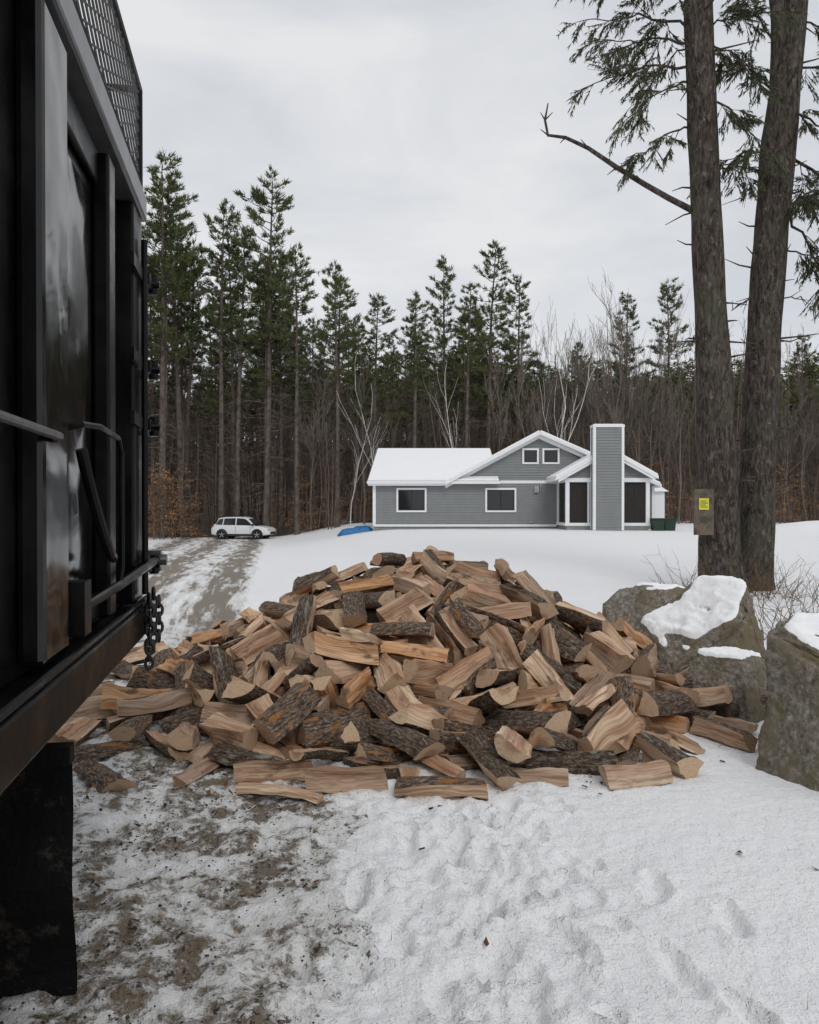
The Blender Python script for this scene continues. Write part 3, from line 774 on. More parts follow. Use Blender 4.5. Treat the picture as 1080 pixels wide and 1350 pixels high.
def inst(mesh,x,y,s,name,parent,rz=None,zoff=-.15,sz=None):
    if abs(x-CX)<3.2 and abs(y-CY)<2.2: return None
    o=col(bpy.data.objects.new(name,mesh)); o.location=(x,y,gz(x,y)+zoff); o.scale=(s,s,sz or s); o.rotation_euler=(r.gauss(0,.015),r.gauss(0,.015),r.uniform(0,6.28) if rz is None else rz); o.parent=parent; return o
for row,(y,dx,jy) in enumerate([(58,3.1,1.2),(61.5,2.9,1.6),(66,3.0,2),(72,3.2,2),(80,3.6,3),(90,4,4)]):
    hw=36+row*5; x=-hw-6
    while x<hw:
        x+=dx*r.uniform(.4,1.6); yy=y+r.uniform(-jy,jy)
        px=540+x/yy*1040
        Ht=float(hprof(px))*r.uniform(.74,1.0)*(.93 if row else 1)
        if row>=3: Ht=min(Ht,1.55+(Ht-1.55)*yy/62-gz(x,yy))
        Ht=max(Ht,9)
        if px>690 and row<5 and r.random()<.72: continue
        mesh=PV[r.randrange(8)]
        s=Ht/22
        inst(mesh,x,yy,max(.62,s)*r.uniform(.85,1.05),'pine',forest_e,sz=s)
for y in (104,116,130,146):
    x=-y*.62
    while x<y*.64:
        x+=r.uniform(3.2,5.5); inst(FV[r.randrange(4)],x,y+r.uniform(-4,4),r.uniform(.75,1.05),'far_trees',forest_e)
for px,ytop,y,vi in [(215,205,57.5,0),(275,200,58,2),(350,228,58.6,7),(240,230,60,4),(312,300,59,1),(445,345,56,4),(392,330,57,3),(590,340,58,6),(640,318,59,2),(612,370,56.5,1),(680,360,60,0),(545,385,57,5),(880,370,60,2),(830,385,63,6),(1060,440,60,1)]:
    x=(px-540)/1040*y; g=gz(x,y); Ht=1.55+(667-ytop)*y/1040-g
    inst(PV[vi],x,y,Ht/22*.97,'tall_pine',forest_e,sz=Ht/22)
for i in range(110):
    y=r.uniform(56.5,80); x=r.uniform(-40,44)*y/60; px=540+x/y*1040
    if px<690 and r.random()<.5: continue
    Ht=float(hprof(px))*r.uniform(.7,1.04)
    inst(BV[r.randrange(6)],x,y,Ht/16*.85,'bare_hardwood',forest_e,sz=Ht/16)
for px,yt in [(745,395),(770,410),(800,375),(815,365),(840,350),(860,365),(790,400),(895,380),(1035,430),(1065,420),(985,400),(705,400),(755,420),(825,400),(875,400),(1010,440),(480,420),(520,430),(560,440),(655,430),(410,400)]:
    y=r.uniform(55.5,59); x=(px-540)/1040*y; Ht=1.55+(667-yt)*y/1040-gz(x,y); inst(BV[r.randrange(6)],x,y,Ht/16*.75,'bare_hardwood',forest_e,sz=Ht/16)
for i in range(190):
    y=r.uniform(57,88); x=r.uniform(-42,44)*y/58
    inst(THV[r.randrange(4)],x,y,r.uniform(.8,1.2),'understory_saplings',forest_e)
for i in range(26):
    x=r.uniform(30,52); y=r.uniform(22,56); inst(PV[r.randrange(8)],x,y,.75,'pine',forest_e)
for i in range(20):
    x=r.uniform(-45,-29); y=r.uniform(28,56); inst(PV[r.randrange(8)],x,y,1.1,'pine',forest_e)
def beech(seed,H):
    r=random.Random(seed); m=MB()
    for k in range(3):
        x,y=r.gauss(0,.5),r.gauss(0,.5); h=H*r.uniform(.6,1)
        pts=[Vector((x+r.gauss(0,.08)*j,y+r.gauss(0,.08)*j,h*j/4)) for j in range(5)]
        m.tube(pts,[.035,.028,.02,.014,.008],4,0,False)
        for j in range(16):
            q=r.uniform(.5,3.99); b=pts[int(q)].lerp(pts[int(q)+1],q-int(q)); a=r.uniform(0,6.28); L=r.uniform(.5,1.5)
            d=Vector((math.cos(a),math.sin(a),r.uniform(-.05,.35))); e=b+d*L; m.tube([b,e],[.012,.006],3,0,False)
            for l in range(8):
                p=b.lerp(e,r.uniform(.25,1))+rv(r,.08); s=r.uniform(.045,.08); u=rv(r,1).normalized(); v=u.cross(rv(r,1)).normalized()
                m.poly([p-u*s,p+v*s*.5,p+u*s,p-v*s*.5],[(0,1,2,3)],1)
    return m.mesh('beech_mesh',[M_dead,M_leaf])
BE=[beech(i,4.5) for i in range(3)]
for px,y in [(196,55),(212,56),(228,55.5),(205,57),(236,56),(220,57),(192,58),(250,58.5),(385,59),(400,57),(415,58),(432,57),(450,58),(470,59),(485,58),(360,59),(700,57),(880,57),(905,56),(1040,54),(1070,55),(1020,56)]:
    inst(BE[r.randrange(3)],(px-540)/1040*y,y,r.uniform(.55,1.15)*(1.35 if px<245 else 1),'beech_sapling',forest_e)
bv=[bare(400+i,15,.085,M_birch,.012,.17,2,.52,.06,(3,5)) for i in range(4)]
for k,(px,y,H,rz) in enumerate([(500,54.8,12.5,0),(728,55,15,2),(608,55,13,4),(722,55.5,12.5,1),(462,55.5,10,3)]):
    o=col(bpy.data.objects.new('birch_tree',bv[k%4])); x=(px-540)/1040*y; o.location=(x,y,gz(x,y)-.1); s=H/15; o.scale=(s,s,s); o.rotation_euler=(r.gauss(0,.04),r.gauss(0,.04),rz)
print('forest',time.time()-T0)
# ------------------------------------------------------------------ near pine pair
def near_pt(px,py,d=14.3): return Vector(((px-540)/1040*d,d,1.55+(667-py)/1040*d))
def spray(m,r,b,d,L,depth=0):
    n=7; pts=[b]; dd=d.normalized()
    for i in range(n):
        dd=(dd+Vector((0,0,-.07))+rv(r,.07)).normalized(); pts.append(pts[-1]+dd*L/n)
    m.tube(pts,[max(.005,.018*L*(1-i/(n+1))) for i in range(n+1)],4,0,False)
    ns=int(8+L*9)
    for i in range(ns):
        t_=r.uniform(.15,1)*n*.999; b2=pts[int(t_)].lerp(pts[int(t_)+1],t_-int(t_))
        sd=dd.cross(Vector((0,0,1))).normalized()*(1 if i%2 else -1)
        td=(dd*.8+sd*r.uniform(.4,1)+Vector((0,0,r.uniform(-.55,.1)))).normalized(); l2=r.uniform(.18,.45)*(1 if t_<n*.8 else .6)
        e=b2+td*l2+Vector((0,0,-.10*l2)); m.tube([b2,e],[.005,.003],3,0,False)
        if r.random()<.12: continue
        for j in range(int(l2*38)+5):
            q=b2.lerp(e,r.uniform(.25,1.05))
            nd=(td*.7+Vector((0,0,-.55))+rv(r,.45)).normalized(); s2=nd.cross(rv(r,1)).normalized()*.011
            m.tri(q-s2,q+s2,q+nd*r.uniform(.06,.115),1)
def near_tree(name,pts,rad,limbs,seed,extra=None):
    r=random.Random(seed); m=MB()
    P=[];Rr=[]
    for i in range(len(pts)-1):
        for k in range(8):
            t_=k/8; P.append(pts[i].lerp(pts[i+1],t_)); Rr.append(rad[i]+(rad[i+1]-rad[i])*t_)
    P.append(pts[-1]); Rr.append(rad[-1])
    m.tube(P,Rr,28,0,True,.10)
    for (b,e,r0) in (extra or []):
        n=10; q=[b.lerp(e,i/n)+rv(r,.03)*(i>0) for i in range(n+1)]; m.tube(q,[r0*(1-.75*i/n) for i in range(n+1)],12,0,True,.1)
    root=empty(name); m.obj('trunk',[M_pbark],root,True)
    f=MB()
    for (b,e,foli) in limbs:
        d=e-b; L=d.length; n=8; q=[b]
        for i in range(n): q.append(b+d*(i+1)/n+Vector((0,0,math.sin((i+1)/n*math.pi)*.08*L))+rv(r,.025*L**.5))
        f.tube(q,[.028*max(.6,L/2)*(1-.85*i/n)+.004 for i in range(n+1)],6,0,False)
        for k in range(int(4+L*3.6)):
            t_=r.uniform(.15,1)*n*.999; b2=q[int(t_)].lerp(q[int(t_)+1],t_-int(t_))
            dd=(d.normalized()+rv(r,.6)); 
            if foli: spray(f,r,b2,dd,r.uniform(.35,.75)*max(.7,L/2.2))
            else:
                e2=b2+dd.normalized()*r.uniform(.1,.35); f.tube([b2,e2],[.010,.004],4,0,False)
        if foli: spray(f,r,q[-1],d,.6)
    for i in range(26):
        z=r.uniform(1.5,11); k=min(range(len(P)),key=lambda j:abs(P[j].z-z)); a=r.uniform(0,6.28); d=Vector((math.cos(a),math.sin(a),r.uniform(-.1,.4)))
        L=r.uniform(.2,.8); b=P[k]+d*Rr[k]*.8; e=b+d*L; f.tube([b,b.lerp(e,.5)+rv(r,.03),e+rv(r,.05)],[.022,.014,.006],5,0,False)
    f.obj('branches',[M_pbark,M_need2],root,False)
    return root
NP=near_pt
t1=[NP(957,792),NP(953,762),NP(949,730),NP(946,600),NP(936,400),NP(926,200),NP(918,0),NP(914,-180),NP(912,-420)]
limb1=[(NP(905,60),NP(800,62),1),(NP(905,110),NP(835,150),1),(NP(906,20),NP(850,-30),1),(NP(908,170),NP(845,205),1),(NP(905,90),NP(790,110),1),(NP(905,40),NP(785,30),1),(NP(930,130,14.2),NP(1000,190,13.6),1),(NP(930,60,14.3),NP(990,100,13.8),1),(NP(905,-20),NP(790,-20),1),(NP(930,230),NP(985,230),1),(NP(910,60,14.5),NP(860,110,15.2),1),(NP(925,40,14.3),NP(1000,20,14),1)]
dead=[NP(915,280),NP(880,262),NP(850,245),NP(812,222),NP(775,197),NP(745,183),NP(722,180),NP(718,160),NP(722,138)]
for k in range(12):
    rr=random.Random(k+900); a=rr.uniform(0,6.28); z=-200-rr.uniform(0,200)-k*3; b=NP(914,z); limb1.append((b,b+Vector((math.cos(a)*2.2,math.sin(a)*2.2,.3)),1))
tree1=near_tree('pine_tree',t1,[.54,.42,.36,.325,.275,.26,.25,.2,.06],limb1,31)
dm=MB(); dm.tube(dead,[.06,.052,.048,.044,.038,.032,.028,.022,.010],8,0,True,.2)
for a,b in ((5,NP(738,190)),(6,NP(712,172)),(7,NP(712,150)),(4,NP(765,185)),(7,NP(728,150)),(3,NP(800,232)),(2,NP(838,232))): dm.tube([dead[a],b],[.016,.006],5,0,False)
dm.obj('dead_limb',[M_pbark],tree1,True)
D2=14.7
t2=[NP(988,792,D2),NP(991,762,D2),NP(995,730,D2),NP(1000,600,D2),NP(1006,450,D2),NP(1016,300,D2),NP(1026,180,D2),NP(1033,120,D2),NP(1047,0,D2),NP(1060,-180,D2),NP(1066,-420,D2)]
limb2=[(NP(1050,30,D2),NP(1120,60,14),1),(NP(1040,150,D2),NP(1110,200,13.8),1),(NP(1030,250,D2),NP(1095,290,13.8),1),(NP(1025,330,D2),NP(1090,350,14),1),(NP(1020,230,D2),NP(975,260,14.2),0),(NP(1015,120,D2),NP(960,80,14.5),1),(NP(1020,60,D2),NP(975,0,14.6),1),(NP(1022,290,D2),NP(1085,250,15.4),1),(NP(1010,400,D2),NP(1060,395,14.5),0),(NP(1000,390,D2),NP(965,410,14.5),0),(NP(1045,90,D2),NP(1130,120,15),1),(NP(1040,200,D2),NP(1140,330,14.6),1),(NP(1030,280,D2),NP(1100,390,14.2),1),(NP(1012,200,D2),NP(955,215,14.9),1)]
for k in range(12):
    rr=random.Random(k+950); a=rr.uniform(0,6.28); b=NP(1062,-200-k*16,D2); limb2.append((b,b+Vector((math.cos(a)*2.2,math.sin(a)*2.2,.3)),1))
tree2=near_tree('pine_tree',t2,[.50,.40,.34,.315,.30,.30,.31,.27,.22,.17,.05],limb2,37,[(NP(1030,150,D2),NP(1008,-260,D2),.17)])
M_board=simple('weathered_board',(.13,.105,.08),.8,.2,0,.5,9); M_yel=simple('yellow_label',(.62,.60,.06),.6,.3,0,.1); M_ink=simple('label_ink',(.05,.05,.04),.7)
sb=MB(); c_=near_pt(928,675,13.75); w,h=.17,.40
sb.box((c_.x-w,c_.y-.02,c_.z-h),(c_.x+w,c_.y+.02,c_.z+h),0)
sb.box((c_.x-.09,c_.y-.030,c_.z+.04),(c_.x+.08,c_.y-.0215,c_.z+.24),1)
for i in range(4): sb.box((c_.x-.07,c_.y-.034,c_.z+.08+i*.035),(c_.x+.06-.03*(i%2),c_.y-.0305,c_.z+.093+i*.035),2)
sb.box((c_.x-.06,c_.y-.026,c_.z-.18),(c_.x+.06,c_.y-.0215,c_.z-.08),2)
sb.box((c_.x+.06,c_.y+.02,c_.z-.1),(c_.x+.16,c_.y+.5,c_.z+.1),0)
sb.obj('notice_sign',[M_board,M_yel,M_ink],None,False,.006)
# ------------------------------------------------------------------ scrub, grass
def scrub(name,cx,cy,n,hm,sp,matz,seed):
    r=random.Random(seed); m=MB()
    for i in range(n):
        x,y=cx+r.gauss(0,sp),cy+r.gauss(0,sp); z=gz(x,y); p=Vector((x,y,z-.02)); d=Vector((r.gauss(0,.5),r.gauss(0,.5),1)).normalized(); L=hm*r.uniform(.4,1)
        q=[p]
        for k in range(4): d=(d+rv(r,.22)).normalized(); q.append(q[-1]+d*L/4)
        m.tube(q,[.006,.005,.004,.003,.002],3,0,False)
        for k in range(3):
            b=q[r.randrange(1,5)]; m.tube([b,b+(d+rv(r,.7)).normalized()*L*.3],[.003,.0015],3,0,False)
    m.obj(name,[matz])
M_scr=simple('dry_stems',(.13,.085,.05),.9,.1)
scrub('dead_brush',4.6,9.6,90,.75,.5,M_scr,1); scrub('dead_brush',6.0,13.3,80,.8,.55,M_scr,2); scrub('dead_brush',4.7,12.8,25,.9,.35,M_scr,3); scrub('dead_brush',3.6,6.6,50,.5,.35,M_scr,5)
gm=MB(); r=random.Random(77)
for c in range(110):
    cx,cy=r.uniform(1.0,2.6),r.uniform(3.3,5.2)
    if r.random()<.4: cx,cy=r.uniform(-.5,2.5),r.uniform(2.2,4.4)
    for k in range(r.randrange(1,5)):
        p=Vector((cx+r.gauss(0,.03),cy+r.gauss(0,.03),-.01)); d=Vector((r.gauss(0,.7),r.gauss(0,.7),.6)).normalized(); e=p+d*r.uniform(.02,.06); s=Vector((.0015,0,0))
        gm.tri(p-s,p+s,e)
gm.obj('dry_grass',[simple('dry_grass_mat',(.26,.20,.11),.9,.1)])
lm=MB()
for i in range(26):
    x,y=(r.gauss(-1.1,.2),r.gauss(4.3,.15)) if i<20 else (r.uniform(-1.8,2.4),r.uniform(2.2,5))
    p=Vector((x,y,gz(x,y)+.012)); u=Vector((r.gauss(0,1),r.gauss(0,1),r.gauss(0,.3))).normalized(); v=u.cross(Vector((r.gauss(0,.3),r.gauss(0,.3),1))).normalized(); s=r.uniform(.012,.03)
    lm.poly([p-u*s,p+v*s*.5-u*s*.2,p+u*s+Vector((0,0,s*.4)),p-v*s*.5],[(0,1,2),(0,2,3)])
lm.obj('fallen_leaves',[simple('brown_leaf',(.14,.06,.03),.8,.2)])
# ------------------------------------------------------------------ house
house=empty('gray_house')
M_side=simple('gray_clapboard',(.225,.236,.238),.65,.3,0,.08,2); M_trim=simple('white_trim',(.78,.79,.80),.55,.35,0,.05)
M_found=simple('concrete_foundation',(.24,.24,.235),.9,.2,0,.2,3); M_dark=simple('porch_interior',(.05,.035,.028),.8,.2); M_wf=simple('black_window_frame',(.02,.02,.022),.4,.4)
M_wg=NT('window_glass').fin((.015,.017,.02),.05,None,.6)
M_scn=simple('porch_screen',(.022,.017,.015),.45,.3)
def siding(m,p0,dirv,nrm,zlo,zhi,ext,mat=0,ch=.145):
    z=zlo
    while z<zhi-.01:
        z1=min(z+ch,zhi); a0,b0=ext(z); a1,b1=ext(z1)
        if b0-a0<.02: break
        if b1<a1: a1=b1=(a1+b1)/2
        P=lambda a,zz,o: Vector((p0[0]+dirv[0]*a+nrm[0]*o,p0[1]+dirv[1]*a+nrm[1]*o,zz))
        vs=[P(a0,z,.036),P(b0,z,.036),P(b1,z1,.0),P(a1,z1,.0),P(a0,z,0),P(b0,z,0)]
        m.poly(vs,[(0,1,2,3),(4,5,1,0)],mat); z=z1
def wbox(name,mats,fn,bevel=0): 
    m=MB(); fn(m); return m.obj(name,mats,house,False,bevel)
YW=44.0
def f_walls(m):
    m.box((-1.98,YW+.02,.45),(13.55,YW+9,2.80))
    siding(m,(-2,YW),(1,0),(0,-1),.47,2.86,lambda z:(0,10.3))
    siding(m,(0,YW),(1,0),(0,-1),2.98,5.45,lambda z:(7.2-(5.42-z)/.537,7.2+(5.42-z)/.537))
    siding(m,(-2,YW+9),(0,-1),(-1,0),.47,2.86,lambda z:(0,9)); siding(m,(13.57,YW),(0,1),(1,0),.47,2.86,lambda z:(0,9))
    siding(m,(-2.0,YW+4.5),(0,1),(-1,0),2.86,4.9,lambda z:(-(4.95-z)/.47,(4.95-z)/.47))
    vs=[(2.3,YW+.03,2.85),(12.1,YW+.03,2.85),(7.2,YW+.03,5.42),(2.3,YW+8.9,2.85),(12.1,YW+8.9,2.85),(7.2,YW+8.9,5.42)]
    m.poly(vs,[(0,1,2),(5,4,3)])
wbox('walls',[M_side],f_walls)
wbox('foundation',[M_found],lambda m:(m.box((-1.95,YW+.03,-.6),(13.5,YW+8.95,.46)),m.box((8.25,41.42,-.6),(12.55,YW+.02,.55))))
def slab(m,quad,th,mt,mb):
    q=[Vector(p) for p in quad]; lo_=[p-Vector((0,0,th)) for p in q]
    m.poly(q+lo_,[(4,7,6,5)]+[(i,i+4,(i+1)%4+4,(i+1)%4) for i in range(4)],mb)
    c=sum(q,Vector())/4; ins=[p+(c-p)*.012 for p in q]; hi_=[p+(c-p)*.02+Vector((0,0,.10)) for p in q]
    m.poly([p+Vector((0,0,.003)) for p in ins]+hi_,[(4,5,6,7)]+[((i+1)%4,(i+1)%4+4,i+4,i) for i in range(4)],mt)
def f_roof(m):
    slab(m,[(-2.35,YW-.45,2.93),(5.0,YW-.45,2.93),(5.0,YW+4.5,5.02),(-2.0,YW+4.5,5.02)],.16,0,1)
    slab(m,[(-2.0,YW+4.52,5.02),(5.0,YW+4.52,5.02),(5.0,YW+9.4,2.93),(-2.35,YW+9.4,2.93)],.16,0,1)
    slab(m,[(1.95,YW-.55,2.86),(7.2,YW-.55,5.66),(7.2,YW+9.5,5.66),(1.95,YW+9.5,2.86)],.17,0,1)
    slab(m,[(7.205,YW-.55,5.66),(13.9,YW-.55,2.75),(13.9,YW+9.5,2.75),(7.205,YW+9.5,5.66)],.17,0,1)
    slab(m,[(7.6,41.0,3.02),(10.35,41.0,4.56),(10.35,YW+2,4.56),(7.6,YW+2,3.02)],.16,0,1)
    slab(m,[(10.355,41.0,4.56),(12.95,41.0,3.12),(12.95,YW+2,3.12),(10.355,YW+2,4.56)],.16,0,1)
wbox('snow_covered_roof',[M_snow,M_trim],f_roof)
def f_trim(m):
    m.box((-2.05,YW-.06,.46),(-1.88,YW+.04,2.80)); m.box((-2.02,YW-.05,.40),(8.2,YW+.03,.52)); m.box((-2.3,YW-.40,2.68),(2.2,YW+.02,2.765)); 
    m.box((-1.87,YW-.06,2.80),(8.3,YW+.01,2.97))
    for a,b in (((2.0,2.72),(7.2,5.50)),((7.2,5.50),(12.9,2.95))):
        m.poly([(a[0],YW-.07,a[1]),(b[0],YW-.07,b[1]),(b[0],YW-.07,b[1]-.20),(a[0],YW-.07,a[1]-.20)],[(3,2,1,0)])
    m.box((13.5,YW-.05,.46),(13.66,YW+.04,2.66))
    for x in (8.2,12.42): m.box((x,41.40,.56),(x+.2,41.6,2.96))
    m.box((8.2,YW-.2,.56),(8.36,YW-.08,2.96)); m.box((12.46,YW-.2,.56),(12.62,YW-.08,2.96))
    m.box((8.15,41.37,2.80),(12.67,41.55,3.02)); m.box((8.17,41.38,.50),(12.65,41.62,.66)); m.box((8.18,41.62,.50),(8.34,YW-.02,.66)); m.box((8.16,41.56,2.80),(8.34,YW-.02,3.0)); m.box((12.5,41.56,2.80),(12.66,YW-.02,3.0)); m.box((12.5,41.62,.50),(12.66,YW-.02,.66))
    m.box((9.36,41.42,.66),(9.46,41.58,2.8)); m.box((11.14,41.42,.66),(11.24,41.58,2.8))
    for a,b in (((7.75,2.90),(10.35,4.36)),((10.35,4.36),(12.8,3.0))):
        m.poly([(a[0],41.06,a[1]+.06),(b[0],41.06,b[1]+.06),(b[0],41.06,b[1]-.12),(a[0],41.06,a[1]-.12)],[(3,2,1,0)])
wbox('white_trim',[M_trim],f_trim,.01)
def f_porch(m):
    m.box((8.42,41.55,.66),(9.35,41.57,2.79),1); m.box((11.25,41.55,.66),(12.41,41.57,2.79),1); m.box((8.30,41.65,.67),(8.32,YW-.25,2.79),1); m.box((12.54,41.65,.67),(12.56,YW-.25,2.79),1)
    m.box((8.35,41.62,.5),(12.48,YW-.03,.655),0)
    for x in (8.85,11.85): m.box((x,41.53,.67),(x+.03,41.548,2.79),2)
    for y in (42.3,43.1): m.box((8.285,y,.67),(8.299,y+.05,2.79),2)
wbox('screened_porch',[M_dark,M_scn,M_wf],f_porch)
def f_pg(m):
    siding(m,(0,41.46),(1,0),(0,-1),3.02,4.45,lambda z:(10.35-(4.42-z)/.56,10.35+(4.42-z)/.556))
    m.poly([(7.9,41.5,3.02),(12.8,41.5,3.02),(10.35,41.5,4.4)],[(0,1,2)])
wbox('porch_gable',[M_side],f_pg)
def f_ch(m):
    x0,x1,y0,y1,z0,z1=9.52,11.05,40.75,41.36,.3,5.62
    m.box((x0,y0,z0),(x1,y1,z1),0)
    siding(m,(x0,y0-.002),(1,0),(0,-1),z0,z1,lambda z:(0.1,x1-x0-.1)); siding(m,(x0-.002,y1),(0,-1),(-1,0),z0,z1,lambda z:(0,y1-y0)); siding(m,(x1+.002,y0),(0,1),(1,0),z0,z1,lambda z:(0,y1-y0))
    for x in (x0-.03,x1-.10): m.box((x,y0-.045,z0),(x+.13,y0-.0,z1),1)
    for x in (x0-.044,x1+.014): m.box((x,y0,z0),(x+.03,y0+.12,z1),1); m.box((x,y1-.12,z0),(x+.03,y1,z1),1)
    m.box((x0-.05,y0-.06,z1),(x1+.05,y1+.05,z1+.13),1); m.box((x0+.02,y0,z1+.131),(x1-.02,y1-.02,z1+.17),2)
wbox('clapboard_chimney',[M_side,M_trim,M_snow],f_ch)
def window(x0,x1,z0,z1,name,split=True):
    def f(m):
        t=.10
        m.box((x0-t,YW-.085,z0-t),(x0,YW-.02,z1+t),0); m.box((x1,YW-.085,z0-t),(x1+t,YW-.02,z1+t),0)
        m.box((x0,YW-.085,z1),(x1,YW-.02,z1+t),0); m.box((x0,YW-.095,z0-t),(x1,YW-.02,z0),0)
        m.box((x0,YW-.050,z0),(x1,YW-.038,z1),1)
        f_=.05
        m.box((x0,YW-.072,z0),(x0+f_,YW-.052,z1),2); m.box((x1-f_,YW-.072,z0),(x1,YW-.052,z1),2)
        m.box((x0+f_,YW-.072,z0),(x1-f_,YW-.052,z0+f_),2); m.box((x0+f_,YW-.072,z1-f_),(x1-f_,YW-.052,z1),2)
        if split: c=(x0+x1)/2; m.box((c-.035,YW-.072,z0+f_),(c+.035,YW-.052,z1-f_),2)
    wbox(name,[M_trim,M_wg,M_wf],f)
window(-.63,.85,1.30,2.45,'front_window'); window(4.32,5.85,1.30,2.45,'front_window_b'); window(6.38,7.1,3.98,4.66,'gable_window',False); window(7.5,8.25,3.98,4.66,'gable_window_b',False)
def f_util(m):
    m.box((6.95,YW-.16,2.3),(7.2,YW-.03,2.65)); m.tube([(7.3,YW-.1,2.35),(7.3,YW-.1,2.8)],.03,6); m.box((6.7,YW-.10,.62),(6.85,YW-.03,.72))
wbox('utility_boxes',[simple('util_gray',(.35,.35,.34),.6)],f_util)
an=MB(); an.box((13.7,47,.3),(15.2,52,2.4),0); an.poly([(13.6,46.8,2.41),(15.4,46.8,2.41),(15.4,52.2,2.41),(13.6,52.2,2.41),(13.6,49.5,3.0),(15.4,49.5,3.0)],[(0,1,5,4),(4,5,2,3),(0,4,3),(1,2,5)],1); an.obj('rear_annex',[M_trim,M_snow],house)
def bin_(x,y):
    m=MB(); z=gz(x,y)-.22
    a=.24;b=.30;h=.80
    vs=[(x-a,y-a,z+.08),(x+a,y-a,z+.08),(x+a,y+a,z+.08),(x-a,y+a,z+.08),(x-b,y-b,z+h),(x+b,y-b,z+h),(x+b,y+b,z+h),(x-b,y+b,z+h)]
    m.poly(vs,[(3,2,1,0),(4,5,6,7),(0,1,5,4),(1,2,6,5),(2,3,7,6),(3,0,4,7)])
    m.box((x-b-.03,y-b-.05,z+h+.003),(x+b+.03,y+b+.02,z+h+.07)); m.tube([(x-b,y+b,z+h-.03),(x+b,y+b,z+h-.03)],.02,8)
    for s_ in (-1,1): m.tube([(x+s_*.26,y+.24,z+.11),(x+s_*.20,y+.24,z+.11)],.11,14)
    m.obj('trash_bin',[simple('bin_green',(.015,.04,.025),.5)],None,False,.01)
bin_(12.95,41.2); bin_(13.65,41.5)
bt=MB(); nx_,ny_=26,14; vs=[]
for j in range(ny_+1):
    for i in range(nx_+1):
        u,v=i/nx_,j/ny_; x=-4.1+1.95*u+.06*math.sin(v*9); y=44.5+1.3*v+.05*math.sin(u*11)
        e=min(1,min(u,1-u)*7)*min(1,min(v,1-v)*5)
        z=gz(x,y)+e*(.28+.10*noise.noise(Vector((x*2.2,y*2.2,3)))+.05*noise.noise(Vector((x*6,y*6,3))))+.02
        vs.append((x,y,z))
bt.poly(vs,[(j*(nx_+1)+i,j*(nx_+1)+i+1,(j+1)*(nx_+1)+i+1,(j+1)*(nx_+1)+i) for j in range(ny_) for i in range(nx_)])
bt.obj('blue_tarp',[simple('blue_poly_tarp',(.02,.17,.42),.4,.5,0,.3,5)],None,True)
# ------------------------------------------------------------------ car
car=empty('parked_car')
car.location=(CX,CY,gz(CX,CY)-.03); car.rotation_euler=(0,0,math.radians(-10)); car.scale=(.97,.97,.95)
M_cw=simple('white_car_paint',(.72,.73,.74),.3,.5,0,.04); M_tire=simple('tire_rubber',(.02,.02,.02),.8,.2); M_rim=simple('alloy_rim',(.4,.4,.41),.35,.6,.7); M_pl=simple('black_plastic_trim',(.025,.025,.027),.6,.3)
M_red=simple('tail_lamp_red',(.35,.02,.02),.3,.5); M_hl=simple('headlamp',(.5,.5,.52),.15,.6)
cm=MB()
W=.91
low=[(-2.22,.74,.42,.95),(-2.16,.84,.36,1.02),(-1.9,.90,.32,1.06),(-1.2,W,.30,1.05),(-.3,W,.30,1.03),(.6,W,.30,1.01),(1.15,.90,.30,1.00),(1.6,.88,.32,.95),(1.95,.84,.34,.88),(2.15,.76,.38,.76),(2.22,.62,.42,.62)]
vs=[]
for x,w,zb,zt in low:
    h=zt-zb
    for (fy_,fz) in ((-.94,0),(-1,.18),(-1,.6),(-.95,.93),(-.86,1),(.86,1),(.95,.93),(1,.6),(1,.18),(.94,0)): vs.append((x,fy_*w,zb+fz*h))
k=10; fs=[]
for i in range(len(low)-1):
    for j in range(k): fs.append((i*k+j,i*k+(j+1)%k,(i+1)*k+(j+1)%k,(i+1)*k+j))
fs.append(tuple(range(k))); fs.append(tuple(range(len(vs)-1,len(vs)-1-k,-1)))
cm.poly(vs,fs,0)
top=[(-2.10,.74,1.05,-1.90,.64,1.25),(-1.75,.80,1.05,-1.70,.66,1.58),(-1.2,.82,1.04,-1.2,.66,1.66),(-.2,.83,1.02,-.2,.67,1.68),(.35,.83,1.01,.25,.66,1.64),(1.15,.80,.99,.50,.64,1.56)]
vs=[]
for xb,wb,zb,xt,wt,zt in top: vs+=[(xb,-wb,zb-.02),(xt,-wt,zt-.04),(xt,-wt+.12,zt),(xt,wt-.12,zt),(xt,wt,zt-.04),(xb,wb,zb-.02)]
fs=[(i*6+j,i*6+j+1,(i+1)*6+j+1,(i+1)*6+j) for i in range(5) for j in range(5)]+[tuple(range(6)),tuple(range(35,29,-1))]
cm.poly(vs,fs,0); body=cm.obj('body',[M_cw],car,False,.03)
gm=MB()
def side_quad(pts,sgn):
    o=[]
    for x,z in pts:
        f=(z-1.02)/(1.62-1.02); y=(.83-(.83-.665)*f)+.012; o.append((x,sgn*y,z))
    gm.poly(o,[tuple(range(len(o))) if sgn<0 else tuple(range(len(o)))[::-1]],0)
for sgn in (-1,1):
    side_quad([(-.28,1.07),(.95,1.06),(.42,1.50),(.18,1.56),(-.28,1.58)],sgn); side_quad([(-1.28,1.08),(-.36,1.07),(-.36,1.58),(-1.22,1.56)],sgn); side_quad([(-1.85,1.12),(-1.36,1.09),(-1.30,1.55),(-1.62,1.50)],sgn)
gm.poly([(1.13,-.72,1.03),(1.13,.72,1.03),(.57,.58,1.53),(.57,-.58,1.53)],[(0,1,2,3)],0); gm.poly([(-2.115,.66,1.10),(-2.115,-.66,1.10),(-1.83,-.56,1.52),(-1.83,.56,1.52)],[(0,1,2,3)],0)
gm.obj('windows',[M_wg],car)
pm=MB()
